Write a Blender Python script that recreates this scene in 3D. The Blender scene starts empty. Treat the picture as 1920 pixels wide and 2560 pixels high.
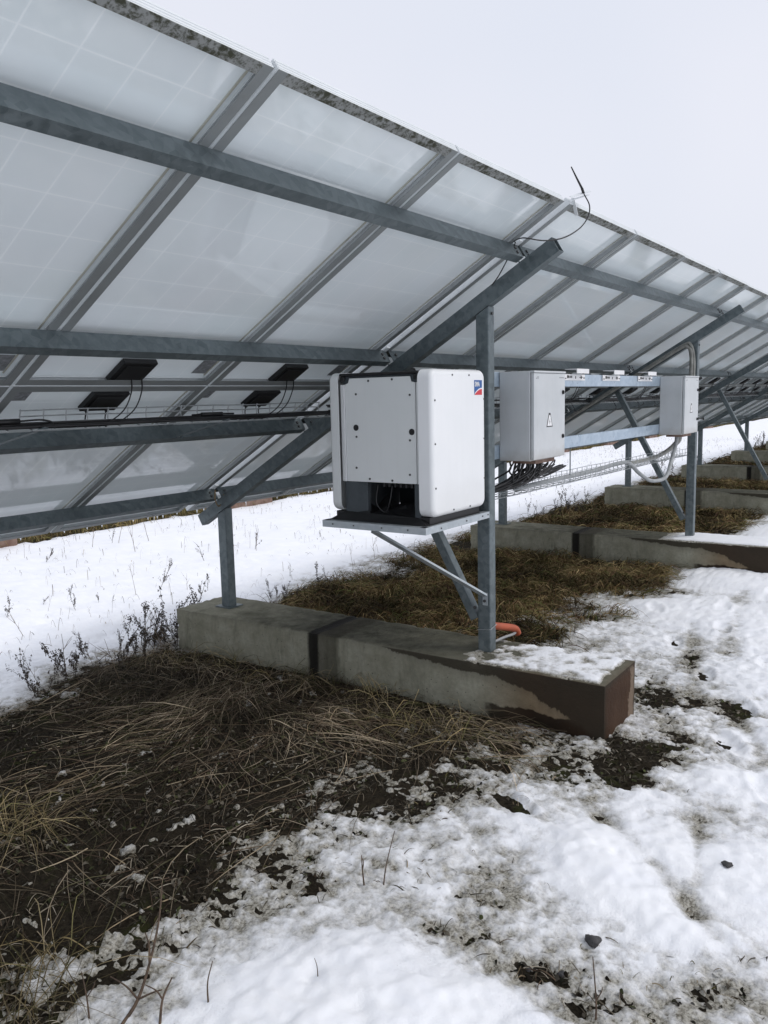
import bpy, bmesh, math, random
import numpy as np
from mathutils import Vector, Matrix
R = math.radians
random.seed(7); rng = np.random.default_rng(11)
scene = bpy.context.scene
C = scene.collection

# ------------------------------------------------------------------ camera
CAM = Vector((-3.8874, -2.0251, 1.3741)); YAW, PIT, ROL = 0.60809, -0.13548, -0.02357
f_ = Vector((math.cos(YAW)*math.cos(PIT), math.sin(YAW)*math.cos(PIT), math.sin(PIT)))
r_ = Vector((math.sin(YAW), -math.cos(YAW), 0)); u_ = r_.cross(f_)
r2 = math.cos(ROL)*r_ + math.sin(ROL)*u_; u2 = -math.sin(ROL)*r_ + math.cos(ROL)*u_
cd = bpy.data.cameras.new("camera"); cam = bpy.data.objects.new("camera", cd); C.objects.link(cam)
cam.matrix_world = Matrix(((r2.x,u2.x,-f_.x,CAM.x),(r2.y,u2.y,-f_.y,CAM.y),(r2.z,u2.z,-f_.z,CAM.z),(0,0,0,1)))
cd.sensor_fit = 'VERTICAL'; cd.sensor_height = 36.0; cd.lens = 2074.27/2560*36
cd.clip_start = .02; cd.clip_end = 2000
scene.camera = cam

# ------------------------------------------------------------------ overcast sky and soft sun
SUN_EL, SUN_AZ = R(48), R(-70)      # azimuth measured from +X towards +Y
w = bpy.data.worlds.new("World"); scene.world = w; w.use_nodes = True
nt = w.node_tree; nt.nodes.clear()
out = nt.nodes.new('ShaderNodeOutputWorld'); add = nt.nodes.new('ShaderNodeAddShader')
sky = nt.nodes.new('ShaderNodeTexSky'); sky.sky_type = 'NISHITA'; sky.sun_disc = False
sky.sun_elevation = SUN_EL; sky.sun_rotation = math.pi/2-SUN_AZ; sky.dust_density = 5
b1 = nt.nodes.new('ShaderNodeBackground'); b1.inputs[1].default_value = .012
b2 = nt.nodes.new('ShaderNodeBackground'); b2.inputs[1].default_value = 1.0
tc = nt.nodes.new('ShaderNodeTexCoord'); nz = nt.nodes.new('ShaderNodeTexNoise'); rp = nt.nodes.new('ShaderNodeValToRGB')
nz.inputs['Scale'].default_value = 1.3; nz.inputs['Detail'].default_value = 3
rp.color_ramp.elements[0].color = (.70,.745,.845,1); rp.color_ramp.elements[1].color = (.825,.83,.90,1)
rp.color_ramp.elements[0].position = .3; rp.color_ramp.elements[1].position = .7
nt.links.new(tc.outputs['Generated'], nz.inputs['Vector']); nt.links.new(nz.outputs['Fac'], rp.inputs[0])
nt.links.new(rp.outputs[0], b2.inputs[0]); nt.links.new(sky.outputs[0], b1.inputs[0])
nt.links.new(b1.outputs[0], add.inputs[0]); nt.links.new(b2.outputs[0], add.inputs[1]); nt.links.new(add.outputs[0], out.inputs[0])
sd = bpy.data.lights.new("sun", 'SUN'); sd.energy = .95; sd.angle = R(25); sd.color = (1,.97,.93)
so = bpy.data.objects.new("sun", sd); C.objects.link(so)
sv = Vector((math.cos(SUN_EL)*math.cos(SUN_AZ), math.cos(SUN_EL)*math.sin(SUN_AZ), math.sin(SUN_EL)))
so.rotation_euler = sv.to_track_quat('Z','Y').to_euler(); so.location = sv*20
scene.view_settings.view_transform = 'Standard'; scene.view_settings.look = 'None'
scene.view_settings.exposure = 0.0; scene.view_settings.gamma = 1

# ------------------------------------------------------------------ dimensions
S, D, TH = 4.1227, 1.9682, 0.5318
YT, ZT = -0.4281, 2.2759
MW, ML = .992, 1.613
PA, PB = .067, .076
NF = 8
GZ = -0.268
ct, st = math.cos(TH), math.sin(TH)
def plane(x, s, n=0): return Vector((x, YT+s*ct+n*st, ZT-s*st+n*ct))

# ------------------------------------------------------------------ helpers
def tag(o, label=None, cat=None, group=None, kind=None):
    if label: o['label'] = label
    if cat: o['category'] = cat
    if group: o['group'] = group
    if kind: o['kind'] = kind
    return o
class MB:
    def __init__(s): s.v=[]; s.f=[]; s.m=[]; s.mi=0
    def add(s, vs, fs):
        k=len(s.v); s.v+= [tuple(a) for a in vs]; s.f+=[tuple(k+i for i in q) for q in fs]; s.m+=[s.mi]*len(fs); return s
    def box(s,x0,x1,y0,y1,z0,z1,M=None):
        v=[Vector((x,y,z)) for x in (x0,x1) for y in (y0,y1) for z in (z0,z1)]
        if M is not None: v=[M@a for a in v]
        return s.add(v,[(0,1,3,2),(4,6,7,5),(0,4,5,1),(2,3,7,6),(0,2,6,4),(1,5,7,3)])
    def bar(s,p,q,w,h,up=(0,0,1),hollow=0):
        """box beam p->q; w across, h along up"""
        p,q=Vector(p),Vector(q); d=(q-p).normalized(); up=Vector(up); a=d.cross(up).normalized(); b=a.cross(d).normalized()
        def ring(c,w_,h_): return [c+a*x*w_/2+b*y*h_/2 for x,y in ((-1,-1),(1,-1),(1,1),(-1,1))]
        if not hollow:
            s.add(ring(p,w,h)+ring(q,w,h),[(3,2,1,0),(4,5,6,7)]+[(i,(i+1)%4,4+(i+1)%4,4+i) for i in range(4)])
        else:
            t=hollow*2; vs=ring(p,w,h)+ring(q,w,h)+ring(p,w-t,h-t)+ring(q,w-t,h-t); fs=[]
            for i in range(4):
                j=(i+1)%4
                fs+=[(i,j,4+j,4+i),(8+j,8+i,12+i,12+j),(j,i,8+i,8+j),(4+i,4+j,12+j,12+i)]
            s.add(vs,fs)
        return s
    def prof(s,poly,p,q,ax,ay):
        """extrude closed 2-D polygon from p to q, axes ax, ay"""
        p,q,ax,ay=map(Vector,(p,q,ax,ay)); n=len(poly)
        s.add([p+ax*a+ay*b for a,b in poly]+[q+ax*a+ay*b for a,b in poly],
              [tuple(range(n-1,-1,-1)),tuple(range(n,2*n))]+[(i,(i+1)%n,n+(i+1)%n,n+i) for i in range(n)])
        return s
    def tube(s,pts,r,n=6,cap=True,r1=None):
        pts=[Vector(p) for p in pts]; k0=len(s.v); m=len(pts); prev=None
        for i,p in enumerate(pts):
            d=(pts[min(i+1,m-1)]-pts[max(i-1,0)]).normalized()
            if prev is None:
                a=d.orthogonal().normalized()
            else: a=(prev-d*prev.dot(d)); a=a.normalized() if a.length>1e-6 else d.orthogonal().normalized()
            prev=a; b=d.cross(a); rr=r if r1 is None else r+(r1-r)*i/(m-1)
            for j in range(n):
                t=2*math.pi*j/n; s.v.append(tuple(p+(a*math.cos(t)+b*math.sin(t))*rr))
        fs=[(k0+i*n+j,k0+i*n+(j+1)%n,k0+(i+1)*n+(j+1)%n,k0+(i+1)*n+j) for i in range(m-1) for j in range(n)]
        if cap: fs+=[tuple(k0+j for j in range(n-1,-1,-1)),tuple(k0+(m-1)*n+j for j in range(n))]
        s.f+=fs; s.m+=[s.mi]*len(fs); return s
    def disc(s,c,nrm,r,h,n=12):
        c=Vector(c); nrm=Vector(nrm).normalized(); return s.tube([c,c+nrm*h],r,n)
    def mesh(s,name,mats):
        me=bpy.data.meshes.new(name); me.from_pydata(s.v,[],s.f)
        if not isinstance(mats,(list,tuple)): mats=[mats]
        for m in mats: me.materials.append(m)
        if len(mats)>1: me.polygons.foreach_set('material_index',s.m)
        me.update(); return me
    def build(s,name,mats,parent=None,bevel=0,smooth=False):
        me=s.mesh(name,mats); o=bpy.data.objects.new(name,me); C.objects.link(o)
        if parent: o.parent=parent
        if bevel:
            b=o.modifiers.new('bevel','BEVEL'); b.width=bevel; b.segments=2; b.limit_method='ANGLE'; b.angle_limit=R(40)
        if smooth: me.polygons.foreach_set('use_smooth',[True]*len(me.polygons))
        return o
def empty(name,loc=(0,0,0),rot=(0,0,0)):
    o=bpy.data.objects.new(name,None); C.objects.link(o); o.location=loc; o.rotation_euler=rot; o.empty_display_size=.1; return o
def kids(o): return [c for c in bpy.data.objects if c.parent==o]
def tree(o,parent=None):
    c=o.copy(); C.objects.link(c)
    if parent: c.parent=parent
    for ch in kids(o): tree(ch,c)
    return c
def smooth_path(pts,n=8):
    P=[Vector(p) for p in pts]; P=[2*P[0]-P[1]]+P+[2*P[-1]-P[-2]]; o=[]
    for i in range(1,len(P)-2):
        for k in range(n):
            t=k/n; a,b,c,d=P[i-1],P[i],P[i+1],P[i+2]
            o.append(.5*((2*b)+(c-a)*t+(2*a-5*b+4*c-d)*t*t+(3*b-a-3*c+d)*t**3))
    o.append(P[-2]); return o
def text_mesh(body,size,ext=.0006):
    cu=bpy.data.curves.new('txt','FONT'); cu.body=body; cu.size=size; cu.extrude=ext; cu.offset=size*.022
    t=bpy.data.objects.new('txt',cu); C.objects.link(t); dg=bpy.context.evaluated_depsgraph_get()
    me=bpy.data.meshes.new_from_object(t.evaluated_get(dg)); bpy.data.objects.remove(t); return me

# ------------------------------------------------------------------ materials
class NT:
    def __init__(s,name):
        s.m=bpy.data.materials.new(name); s.m.use_nodes=True; s.t=s.m.node_tree; s.t.nodes.clear()
        s.out=s.t.nodes.new('ShaderNodeOutputMaterial'); s.p=s.t.nodes.new('ShaderNodeBsdfPrincipled')
        s.t.links.new(s.p.outputs[0],s.out.inputs[0]); s.tc=s.t.nodes.new('ShaderNodeTexCoord')
    def set(s,k,v):
        if isinstance(v,bpy.types.NodeSocket): s.t.links.new(v,s.p.inputs[k])
        else:
            if isinstance(v,tuple) and len(v)==3: v=(*v,1)
            s.p.inputs[k].default_value=v
    def vec(s,scale=(1,1,1),src='Object'):
        if scale==(1,1,1): return s.tc.outputs[src]
        n=s.t.nodes.new('ShaderNodeMapping'); n.inputs['Scale'].default_value=scale; s.t.links.new(s.tc.outputs[src],n.inputs[0]); return n.outputs[0]
    def noise(s,scale,detail=4,rough=.55,vec=None,dist=0):
        n=s.t.nodes.new('ShaderNodeTexNoise'); n.inputs['Scale'].default_value=scale; n.inputs['Detail'].default_value=detail
        n.inputs['Roughness'].default_value=rough; n.inputs['Distortion'].default_value=dist
        s.t.links.new(vec or s.tc.outputs['Object'],n.inputs['Vector']); return n.outputs['Fac']
    def vor(s,scale,vec=None,feature='F1',o='Distance'):
        n=s.t.nodes.new('ShaderNodeTexVoronoi'); n.feature=feature; n.inputs['Scale'].default_value=scale
        s.t.links.new(vec or s.tc.outputs['Object'],n.inputs['Vector']); return n.outputs[o]
    def ramp(s,fac,stops,interp='LINEAR'):
        n=s.t.nodes.new('ShaderNodeValToRGB'); n.color_ramp.interpolation=interp; e=n.color_ramp.elements
        while len(e)<len(stops): e.new(.5)
        for x,(p,c) in zip(e,stops):
            x.position=p; x.color=(c,c,c,1) if isinstance(c,(int,float)) else (*c,1)
        s.t.links.new(fac,n.inputs[0]); return n.outputs[0]
    def mix(s,f,a,b,mode='MIX'):
        n=s.t.nodes.new('ShaderNodeMix'); n.data_type='RGBA'; n.blend_type=mode
        for i,v in ((0,f),(6,a),(7,b)):
            if isinstance(v,bpy.types.NodeSocket): s.t.links.new(v,n.inputs[i])
            else:
                if i and isinstance(v,(int,float)): v=(v,v,v,1)
                elif i: v=(*v,1)
                n.inputs[i].default_value=v
        return n.outputs[2]
    def math(s,op,a,b=0,clamp=False):
        n=s.t.nodes.new('ShaderNodeMath'); n.operation=op; n.use_clamp=clamp
        for i,v in ((0,a),(1,b)):
            if isinstance(v,bpy.types.NodeSocket): s.t.links.new(v,n.inputs[i])
            else: n.inputs[i].default_value=v
        return n.outputs[0]
    def xyz(s,src='Object'):
        n=s.t.nodes.new('ShaderNodeSeparateXYZ'); s.t.links.new(s.tc.outputs[src],n.inputs[0]); return n.outputs
    def attr(s,name,o='Fac'):
        n=s.t.nodes.new('ShaderNodeAttribute'); n.attribute_name=name; return n.outputs[o]
    def bump(s,h,strength=.3,dist=.01):
        n=s.t.nodes.new('ShaderNodeBump'); n.inputs['Strength'].default_value=strength; n.inputs['Distance'].default_value=dist
        s.t.links.new(h,n.inputs['Height']); s.t.links.new(n.outputs[0],s.p.inputs['Normal'])
def plain(name,col,rough=.5,metal=0,spec=.5,var=.06,sc=9):
    n=NT(name); f=n.noise(sc,5,.6)
    n.set('Base Color',n.mix(n.ramp(f,[(.3,0),(.7,1)]),tuple(c*(1-var*2) for c in col),tuple(min(1,c*(1+var)) for c in col)))
    n.set('Roughness',rough); n.set('Metallic',metal); n.set('Specular IOR Level',spec); return n.m
def galv(name,a,b,metal=.55,sc=34,rough=.48):
    n=NT(name); v=n.vor(sc,o='Color'); f=n.noise(sc*.8,5,.6,dist=.6); g=n.noise(2.2,3)
    m=n.mix(n.ramp(f,[(.34,.1),(.66,.9)]),a,b)
    m=n.mix(.5,m,n.mix(v,a,b)); m=n.mix(n.math('MULTIPLY',n.ramp(g,[(.35,0),(.75,1)]),.35),m,tuple(c*.6 for c in a))
    n.set('Base Color',m); n.set('Metallic',metal); n.set('Roughness',n.ramp(f,[(.3,rough-.1),(.7,rough+.12)]))
    n.bump(n.noise(120,2),.08,.002); return n.m
M={}
M['galv']=galv('galvanised_steel',(.080,.104,.112),(.215,.25,.26),.55)
M['galv_new']=galv('new_galvanised_steel',(.30,.40,.50),(.58,.66,.73),.6,26,.36)
M['galv_plate']=galv('galvanised_plate',(.38,.43,.46),(.58,.62,.64),.6,30,.42)
M['alu']=plain('shaded_aluminium',(.27,.29,.29),.45,.4,var=.08,sc=4)  # frame flanges: same aluminium as the walls, underside shade put into a darker colour
M['alu_white']=plain('bright_skylit_aluminium',(.72,.75,.76),.4,.1,var=.05,sc=5)  # sky light on outer frame walls put into the colour; bracket, clamps share it
n=NT('lichened_aluminium'); f=n.noise(38,6,.7,dist=.4); g=n.noise(7,4); h=n.vor(90)
k=n.math('ADD',f,n.math('MULTIPLY',g,.5))
n.set('Base Color',n.mix(n.ramp(k,[(.70,0),(.84,1)]),n.mix(n.ramp(h,[(.1,0),(.4,1)]),(.12,.125,.115),(.26,.27,.26)),(.045,.047,.028)))
n.set('Roughness',.75); n.set('Metallic',.15); n.bump(k,.5,.004); M['lichen']=n.m
# white module backsheet with the cell grid showing through
n=NT('backsheet'); x,y,z=n.xyz()
def gl(c,pitch,off):
    a=n.math('FRACT',n.math('DIVIDE',n.math('SUBTRACT',c,off),pitch)); a=n.math('ABSOLUTE',n.math('SUBTRACT',a,.5)); return n.ramp(a,[(.480,0),(.490,1)])
g=n.math('MAXIMUM',gl(x,.1595,.017),gl(y,.1575,.019))
f=n.noise(3,4); cloud=n.noise(1.1,3)
base=n.mix(n.ramp(f,[(.3,0),(.7,1)]),(.635,.70,.705),(.70,.745,.75)); base=n.mix(n.math('MULTIPLY',n.ramp(cloud,[(.35,0),(.7,1)]),.5),base,(.67,.675,.71))
n.set('Base Color',n.mix(n.math('MULTIPLY',g,.42),base,(.80,.81,.80))); n.set('Roughness',n.ramp(n.noise(2.5,3),[(.3,.03),(.7,.08)])); n.set('IOR',2.1)
tl=n.t.nodes.new('ShaderNodeBsdfTranslucent'); tl.inputs[0].default_value=(.165,.18,.183,1); mx=n.t.nodes.new('ShaderNodeAddShader')
n.t.links.new(n.p.outputs[0],mx.inputs[0]); n.t.links.new(tl.outputs[0],mx.inputs[1]); n.t.links.new(mx.outputs[0],n.out.inputs[0])
M['back']=n.m
n=NT('solar_glass'); x,y,z=n.xyz(); g=n.math('MAXIMUM',gl(x,.1595,.017),gl(y,.1575,.019))
n.set('Base Color',n.mix(g,(.012,.018,.05),(.5,.5,.5))); n.set('Roughness',.08)
tl=n.t.nodes.new('ShaderNodeBsdfTransparent'); mx=n.t.nodes.new('ShaderNodeMixShader'); n.t.links.new(n.ramp(g,[(0,.70),(1,.91)]),mx.inputs[0])
n.t.links.new(n.p.outputs[0],mx.inputs[1]); n.t.links.new(tl.outputs[0],mx.inputs[2]); n.t.links.new(mx.outputs[0],n.out.inputs[0])
M['glass']=n.m
M['black']=plain('black_plastic',(.008,.008,.009),.5,var=.2)
M['cable']=plain('black_cable',(.012,.012,.013),.45,var=.2)
M['sticker']=plain('grey_label',(.22,.23,.24),.5,var=.25,sc=60)
M['seal']=plain('cream_sealant',(.50,.49,.42),.6,var=.1)
M['inv']=plain('white_powder_coat',(.80,.815,.82),.38,var=.015,sc=2)
M['inv_grey']=plain('light_grey_coat',(.66,.685,.68),.42,var=.02,sc=2)
M['dark_metal']=galv('dark_sheet_metal',(.05,.06,.068),(.10,.115,.125),.5,20,.5)
M['screw']=plain('screw_head',(.09,.09,.09),.4,.6)
n=NT('cabinet_paint'); x,y,z=n.xyz(); f=n.noise(4,5,.6); d=n.noise(14,5,.7)
low=n.ramp(n.math('ADD',z,n.math('MULTIPLY',d,.12)),[(.05,1),(.13,0)])
st_=n.ramp(n.noise(7,5,.7,vec=n.vec((6,6,.35))),[(.52,0),(.72,1)])
n.set('Base Color',n.mix(n.math('MAXIMUM',n.math('MULTIPLY',low,.55),n.math('MULTIPLY',st_,.09)),n.mix(n.ramp(f,[(.3,0),(.7,1)]),(.47,.495,.505),(.56,.58,.59)),(.30,.27,.23))); n.set('Roughness',.4); M['cab']=n.m
M['orange']=plain('orange_conduit',(.42,.085,.03),.5,var=.1)
M['pipe']=plain('grey_conduit',(.33,.345,.35),.5,var=.15,sc=20)
M['pipe_dark']=plain('weathered_conduit',(.27,.27,.245),.5,var=.2,sc=20)
M['white']=plain('white_paint',(.78,.78,.78),.4,var=.03); M['ink']=plain('black_ink',(.02,.02,.02),.5)
M['blue']=plain('logo_blue',(.012,.09,.30),.4,var=.02); M['red']=plain('logo_red',(.60,.03,.045),.4,var=.02)
M['wire']=galv('galvanised_wire',(.36,.39,.40),(.55,.57,.58),.6,30,.45)
M['wire_dark']=galv('dull_wire',(.16,.18,.19),(.26,.28,.29),.5,30,.5)
n=NT('icicle_ice'); n.set('Base Color',(.92,.95,.97)); n.set('Roughness',.08); n.set('Transmission Weight',.8); n.set('IOR',1.31); M['ice']=n.m
M['straw']=None
def colattr(name,rough=.8,tr=0):
    n=NT(name); n.set('Base Color',n.attr('col','Color')); n.set('Roughness',rough); n.set('Specular IOR Level',.1); return n.m
M['grass']=colattr('dry_grass_blades')
M['weed']=plain('dead_weed',(.062,.046,.033),.85,var=.3,sc=40)
M['weed_pale']=plain('pale_dead_weed',(.20,.15,.10),.85,var=.3,sc=40)
M['twig']=plain('twig_bark',(.095,.062,.04),.8,var=.3,sc=50)
def dusty(name,a,b):
    n=NT(name); x,y,z=n.xyz(); st_=n.ramp(n.noise(6,5,.7,vec=n.vec((5,5,.3))),[(.50,0),(.75,1)]); d=n.noise(3,5,.6)
    low=n.ramp(n.math('ADD',z,n.math('MULTIPLY',n.math('SUBTRACT',d,.5),.3)),[(.80,1),(.98,0)])
    f=n.math('MAXIMUM',n.math('MULTIPLY',st_,.05),n.math('MULTIPLY',low,.14))
    n.set('Base Color',n.mix(f,n.mix(n.ramp(d,[(.3,0),(.7,1)]),a,b),(.40,.37,.32))); n.set('Roughness',.4); n.bump(n.noise(400,2),.03,.001); return n.m
M['inv']=dusty('white_powder_coat_dusty',(.79,.805,.81),(.83,.84,.845)); M['inv_grey']=dusty('light_grey_coat_dusty',(.66,.685,.68),(.70,.72,.715))
# soil
n=NT('damp_soil'); P=n.tc.outputs['Object']; a=n.noise(3.5,6,.65); b=n.noise(45,8,.78); pv=n.vor(60); pc=n.vor(60,o='Color'); mo=n.noise(5.5,5,.6,vec=n.vec((1,1.3,1)))
col=n.mix(n.ramp(b,[(.35,0),(.65,1)]),(.008,.0065,.005),(.062,.051,.035))
col=n.mix(n.ramp(a,[(.42,0),(.7,.4)]),col,(.045,.035,.022))
col=n.mix(n.ramp(mo,[(.56,0),(.66,.8)]),col,(.045,.050,.016))
peb=n.math('MULTIPLY',n.ramp(pv,[(.16,1),(.24,0)]),n.ramp(pc,[(.72,0),(.76,1)]))
col=n.mix(n.math('MULTIPLY',peb,.55),col,(.16,.155,.14))
n.set('Base Color',col); n.set('Roughness',.95); n.set('Specular IOR Level',.08)
n.bump(n.math('ADD',n.math('MULTIPLY',b,1.0),n.math('MULTIPLY',peb,.5)),1.0,.03); M['soil']=n.m
# snow
n=NT('snow_cover'); T=n.attr('thick'); b=n.noise(26,7,.72); c=n.noise(85,5,.7); a=n.noise(6,6,.65)
j=n.math('ADD',T,n.math('MULTIPLY',n.math('SUBTRACT',b,.5),.035)); j=n.math('ADD',j,n.math('MULTIPLY',n.math('SUBTRACT',a,.5),.05))
clean=n.ramp(n.math('ADD',n.math('MULTIPLY',j,10),.12),[(.17,0),(.45,1)])
dirty=n.mix(n.ramp(c,[(.36,0),(.60,1)]),(.075,.065,.042),(.48,.46,.40))
wh=n.mix(n.ramp(a,[(.35,0),(.65,1)]),(.87,.885,.92),(.93,.94,.96))
speck=n.math('MULTIPLY',n.ramp(c,[(.66,0),(.70,1)]),n.ramp(j,[(.02,1),(.06,0)]))
col=n.mix(clean,dirty,wh); col=n.mix(n.math('MULTIPLY',speck,.7),col,(.11,.09,.06))
n.set('Base Color',col); n.set('Roughness',n.mix(clean,.35,.75)); n.set('Specular IOR Level',.3)
rough=n.ramp(n.math('MULTIPLY',T,10),[(.25,1),(.65,.05)])
n.bump(n.math('MULTIPLY',n.math('ADD',b,n.math('MULTIPLY',c,.5)),rough),.55,.02); M['snow']=n.m
# concrete of the foundations (object y runs along the beam)
n=NT('old_concrete'); x,y,z=n.xyz(); a=n.noise(5,6,.65); b=n.noise(2.0,4); c=n.noise(45,5,.7); e=n.noise(9,5,.7,vec=n.vec((1,1,.25)))
col=n.mix(n.ramp(a,[(.3,0),(.7,1)]),(.23,.225,.165),(.40,.39,.31)); col=n.mix(n.math('MULTIPLY',n.ramp(c,[(.4,0),(.7,1)]),.25),col,(.10,.095,.08))
col=n.mix(n.math('MULTIPLY',n.ramp(e,[(.5,0),(.68,1)]),.5),col,(.10,.10,.068))
wob=n.math('ADD',y,n.math('MULTIPLY',n.math('SUBTRACT',a,.5),.45))
def cen(f,k): return n.math('MULTIPLY',n.math('SUBTRACT',f,.5),k)
istop=n.ramp(n.math('ADD',z,.5),[(.4955,0),(.4965,1)],'LINEAR')
yn=n.math('ADD',n.math('MULTIPLY',n.math('ADD',y,.75),1/3.1),cen(a,.22))   # 0 near end .. 1 far end
moss=n.ramp(yn,[(.0,.75),(.28,.85),(.50,.95),(.60,1),(.66,.85),(.80,.35),(.92,.08)])
mossn=n.math('MULTIPLY',moss,n.ramp(n.noise(11,5,.7),[(.30,1),(.62,.72)]))
col=n.mix(n.math('MULTIPLY',istop,mossn),col,(.020,.020,.014))
# damp wedge creeping down the side from the top edge towards the near end
dep=n.ramp(n.math('ADD',n.math('MULTIPLY',n.math('ADD',y,.75),1/1.5),cen(e,.22)),[(.0,.30),(.07,.27),(.16,.20),(.28,.10),(.42,.062),(.60,.055),(.80,.030),(.90,.0)])
dark=n.ramp(n.math('ADD',n.math('ADD',n.math('ADD',z,dep),n.math('ADD',cen(a,.06),cen(c,.03))),.5),[(.500,0),(.508,1)])
low=n.math('MULTIPLY',n.ramp(n.math('ADD',z,n.math('ADD',cen(a,.09),.5)),[(.294,1),(.300,0)]),n.ramp(n.math('ADD',n.math('MULTIPLY',y,-1),cen(a,.3)),[(.04,0),(.10,1)]))
reddish=n.ramp(n.math('ADD',n.math('MULTIPLY',y,-1),cen(b,.3)),[(.05,0),(.32,1)])
col=n.mix(n.math('MULTIPLY',reddish,n.math('SUBTRACT',1,istop)),col,n.mix(n.ramp(a,[(.35,0),(.65,1)]),(.165,.125,.078),(.26,.20,.13)))
wet=n.math('MULTIPLY',n.math('MAXIMUM',dark,low),n.math('SUBTRACT',1,istop))
col=n.mix(n.math('MULTIPLY',wet,.97),col,n.mix(reddish,(.045,.040,.028),n.mix(n.ramp(b,[(.35,0),(.6,1)]),(.012,.008,.005),(.034,.018,.010))))
halo=n.ramp(n.math('ADD',n.math('ADD',n.math('ADD',z,dep),cen(a,.10)),.5),[(.455,0),(.508,1)])
col=n.mix(n.math('MULTIPLY',n.math('MULTIPLY',halo,n.math('SUBTRACT',1,istop)),.38),col,(.06,.052,.038))
pit=n.math('MULTIPLY',n.ramp(n.vor(38),[(.10,1),(.17,0)]),n.ramp(n.vor(38,o='Color'),[(.62,0),(.66,1)]))
col=n.mix(n.math('MULTIPLY',pit,.7),col,(.03,.028,.022))
# the near end face is damp brown throughout
endf=n.ramp(n.math('ADD',y,n.math('ADD',n.math('MULTIPLY',n.ramp(a,[(.56,0),(.60,1)]),.0),1.2)),[(.494,1),(.4945,0)])
col=n.mix(endf,col,n.mix(n.ramp(n.math('ADD',a,n.math('MULTIPLY',x,.9)),[(.66,0),(.68,1)]),n.mix(n.ramp(b,[(.35,0),(.65,1)]),(.050,.027,.016),(.095,.054,.032)),(.20,.15,.11)))
# black wet streak at the joint, brownish beside it
yy_=n.math('ADD',y,cen(e,.06))
bl=n.ramp(n.math('ABSOLUTE',n.math('SUBTRACT',yy_,1.09)),[(.030,1),(.048,0)]); bw=n.ramp(n.math('ABSOLUTE',n.math('SUBTRACT',yy_,1.00)),[(.085,1),(.115,0)])
col=n.mix(n.math('MULTIPLY',bw,.65),col,(.035,.030,.021)); col=n.mix(n.math('MULTIPLY',bl,.95),col,(.008,.007,.006))
wet=n.math('MAXIMUM',wet,bl)
n.set('Base Color',col); n.set('Roughness',n.mix(wet,.9,.72)); n.set('Specular IOR Level',.15); n.bump(n.math('SUBTRACT',n.math('ADD',c,n.math('MULTIPLY',a,.9)),n.math('MULTIPLY',pit,1.2)),.5,.012); M['conc']=n.m
n=NT('brown_footing'); a=n.noise(6,6,.65); n.set('Base Color',n.mix(n.ramp(a,[(.35,0),(.65,1)]),(.13,.07,.05),(.27,.19,.15))); n.set('Roughness',.85); n.bump(a,.4,.02); M['foot']=n.m

# ------------------------------------------------------------------ numpy noise
def perlin(x,y,seed=0):
    xi=np.floor(x).astype(np.int64); yi=np.floor(y).astype(np.int64); xf=x-xi; yf=y-yi
    def h(i,j):
        k=(i*374761393+j*668265263+seed*1442695041)&0x7fffffff; k=((k^(k>>13))*1274126177)&0x7fffffff; k=(k^(k>>16))&0xffff
        a=k*(2*np.pi/65536); return np.cos(a),np.sin(a)
    u=xf*xf*xf*(xf*(xf*6-15)+10); v=yf*yf*yf*(yf*(yf*6-15)+10)
    def d(i,j):
        gx,gy=h(xi+i,yi+j); return gx*(xf-i)+gy*(yf-j)
    return ((d(0,0)*(1-u)+d(1,0)*u)*(1-v)+(d(0,1)*(1-u)+d(1,1)*u)*v)*1.5
def fbm(x,y,f,o=4,g=.5,seed=0):
    r=0;a=1;t=0
    for k in range(o): r=r+a*perlin(x*f,y*f,seed+k*17); t+=a; f*=2.07; a*=g
    return r/t*1.4
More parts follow.
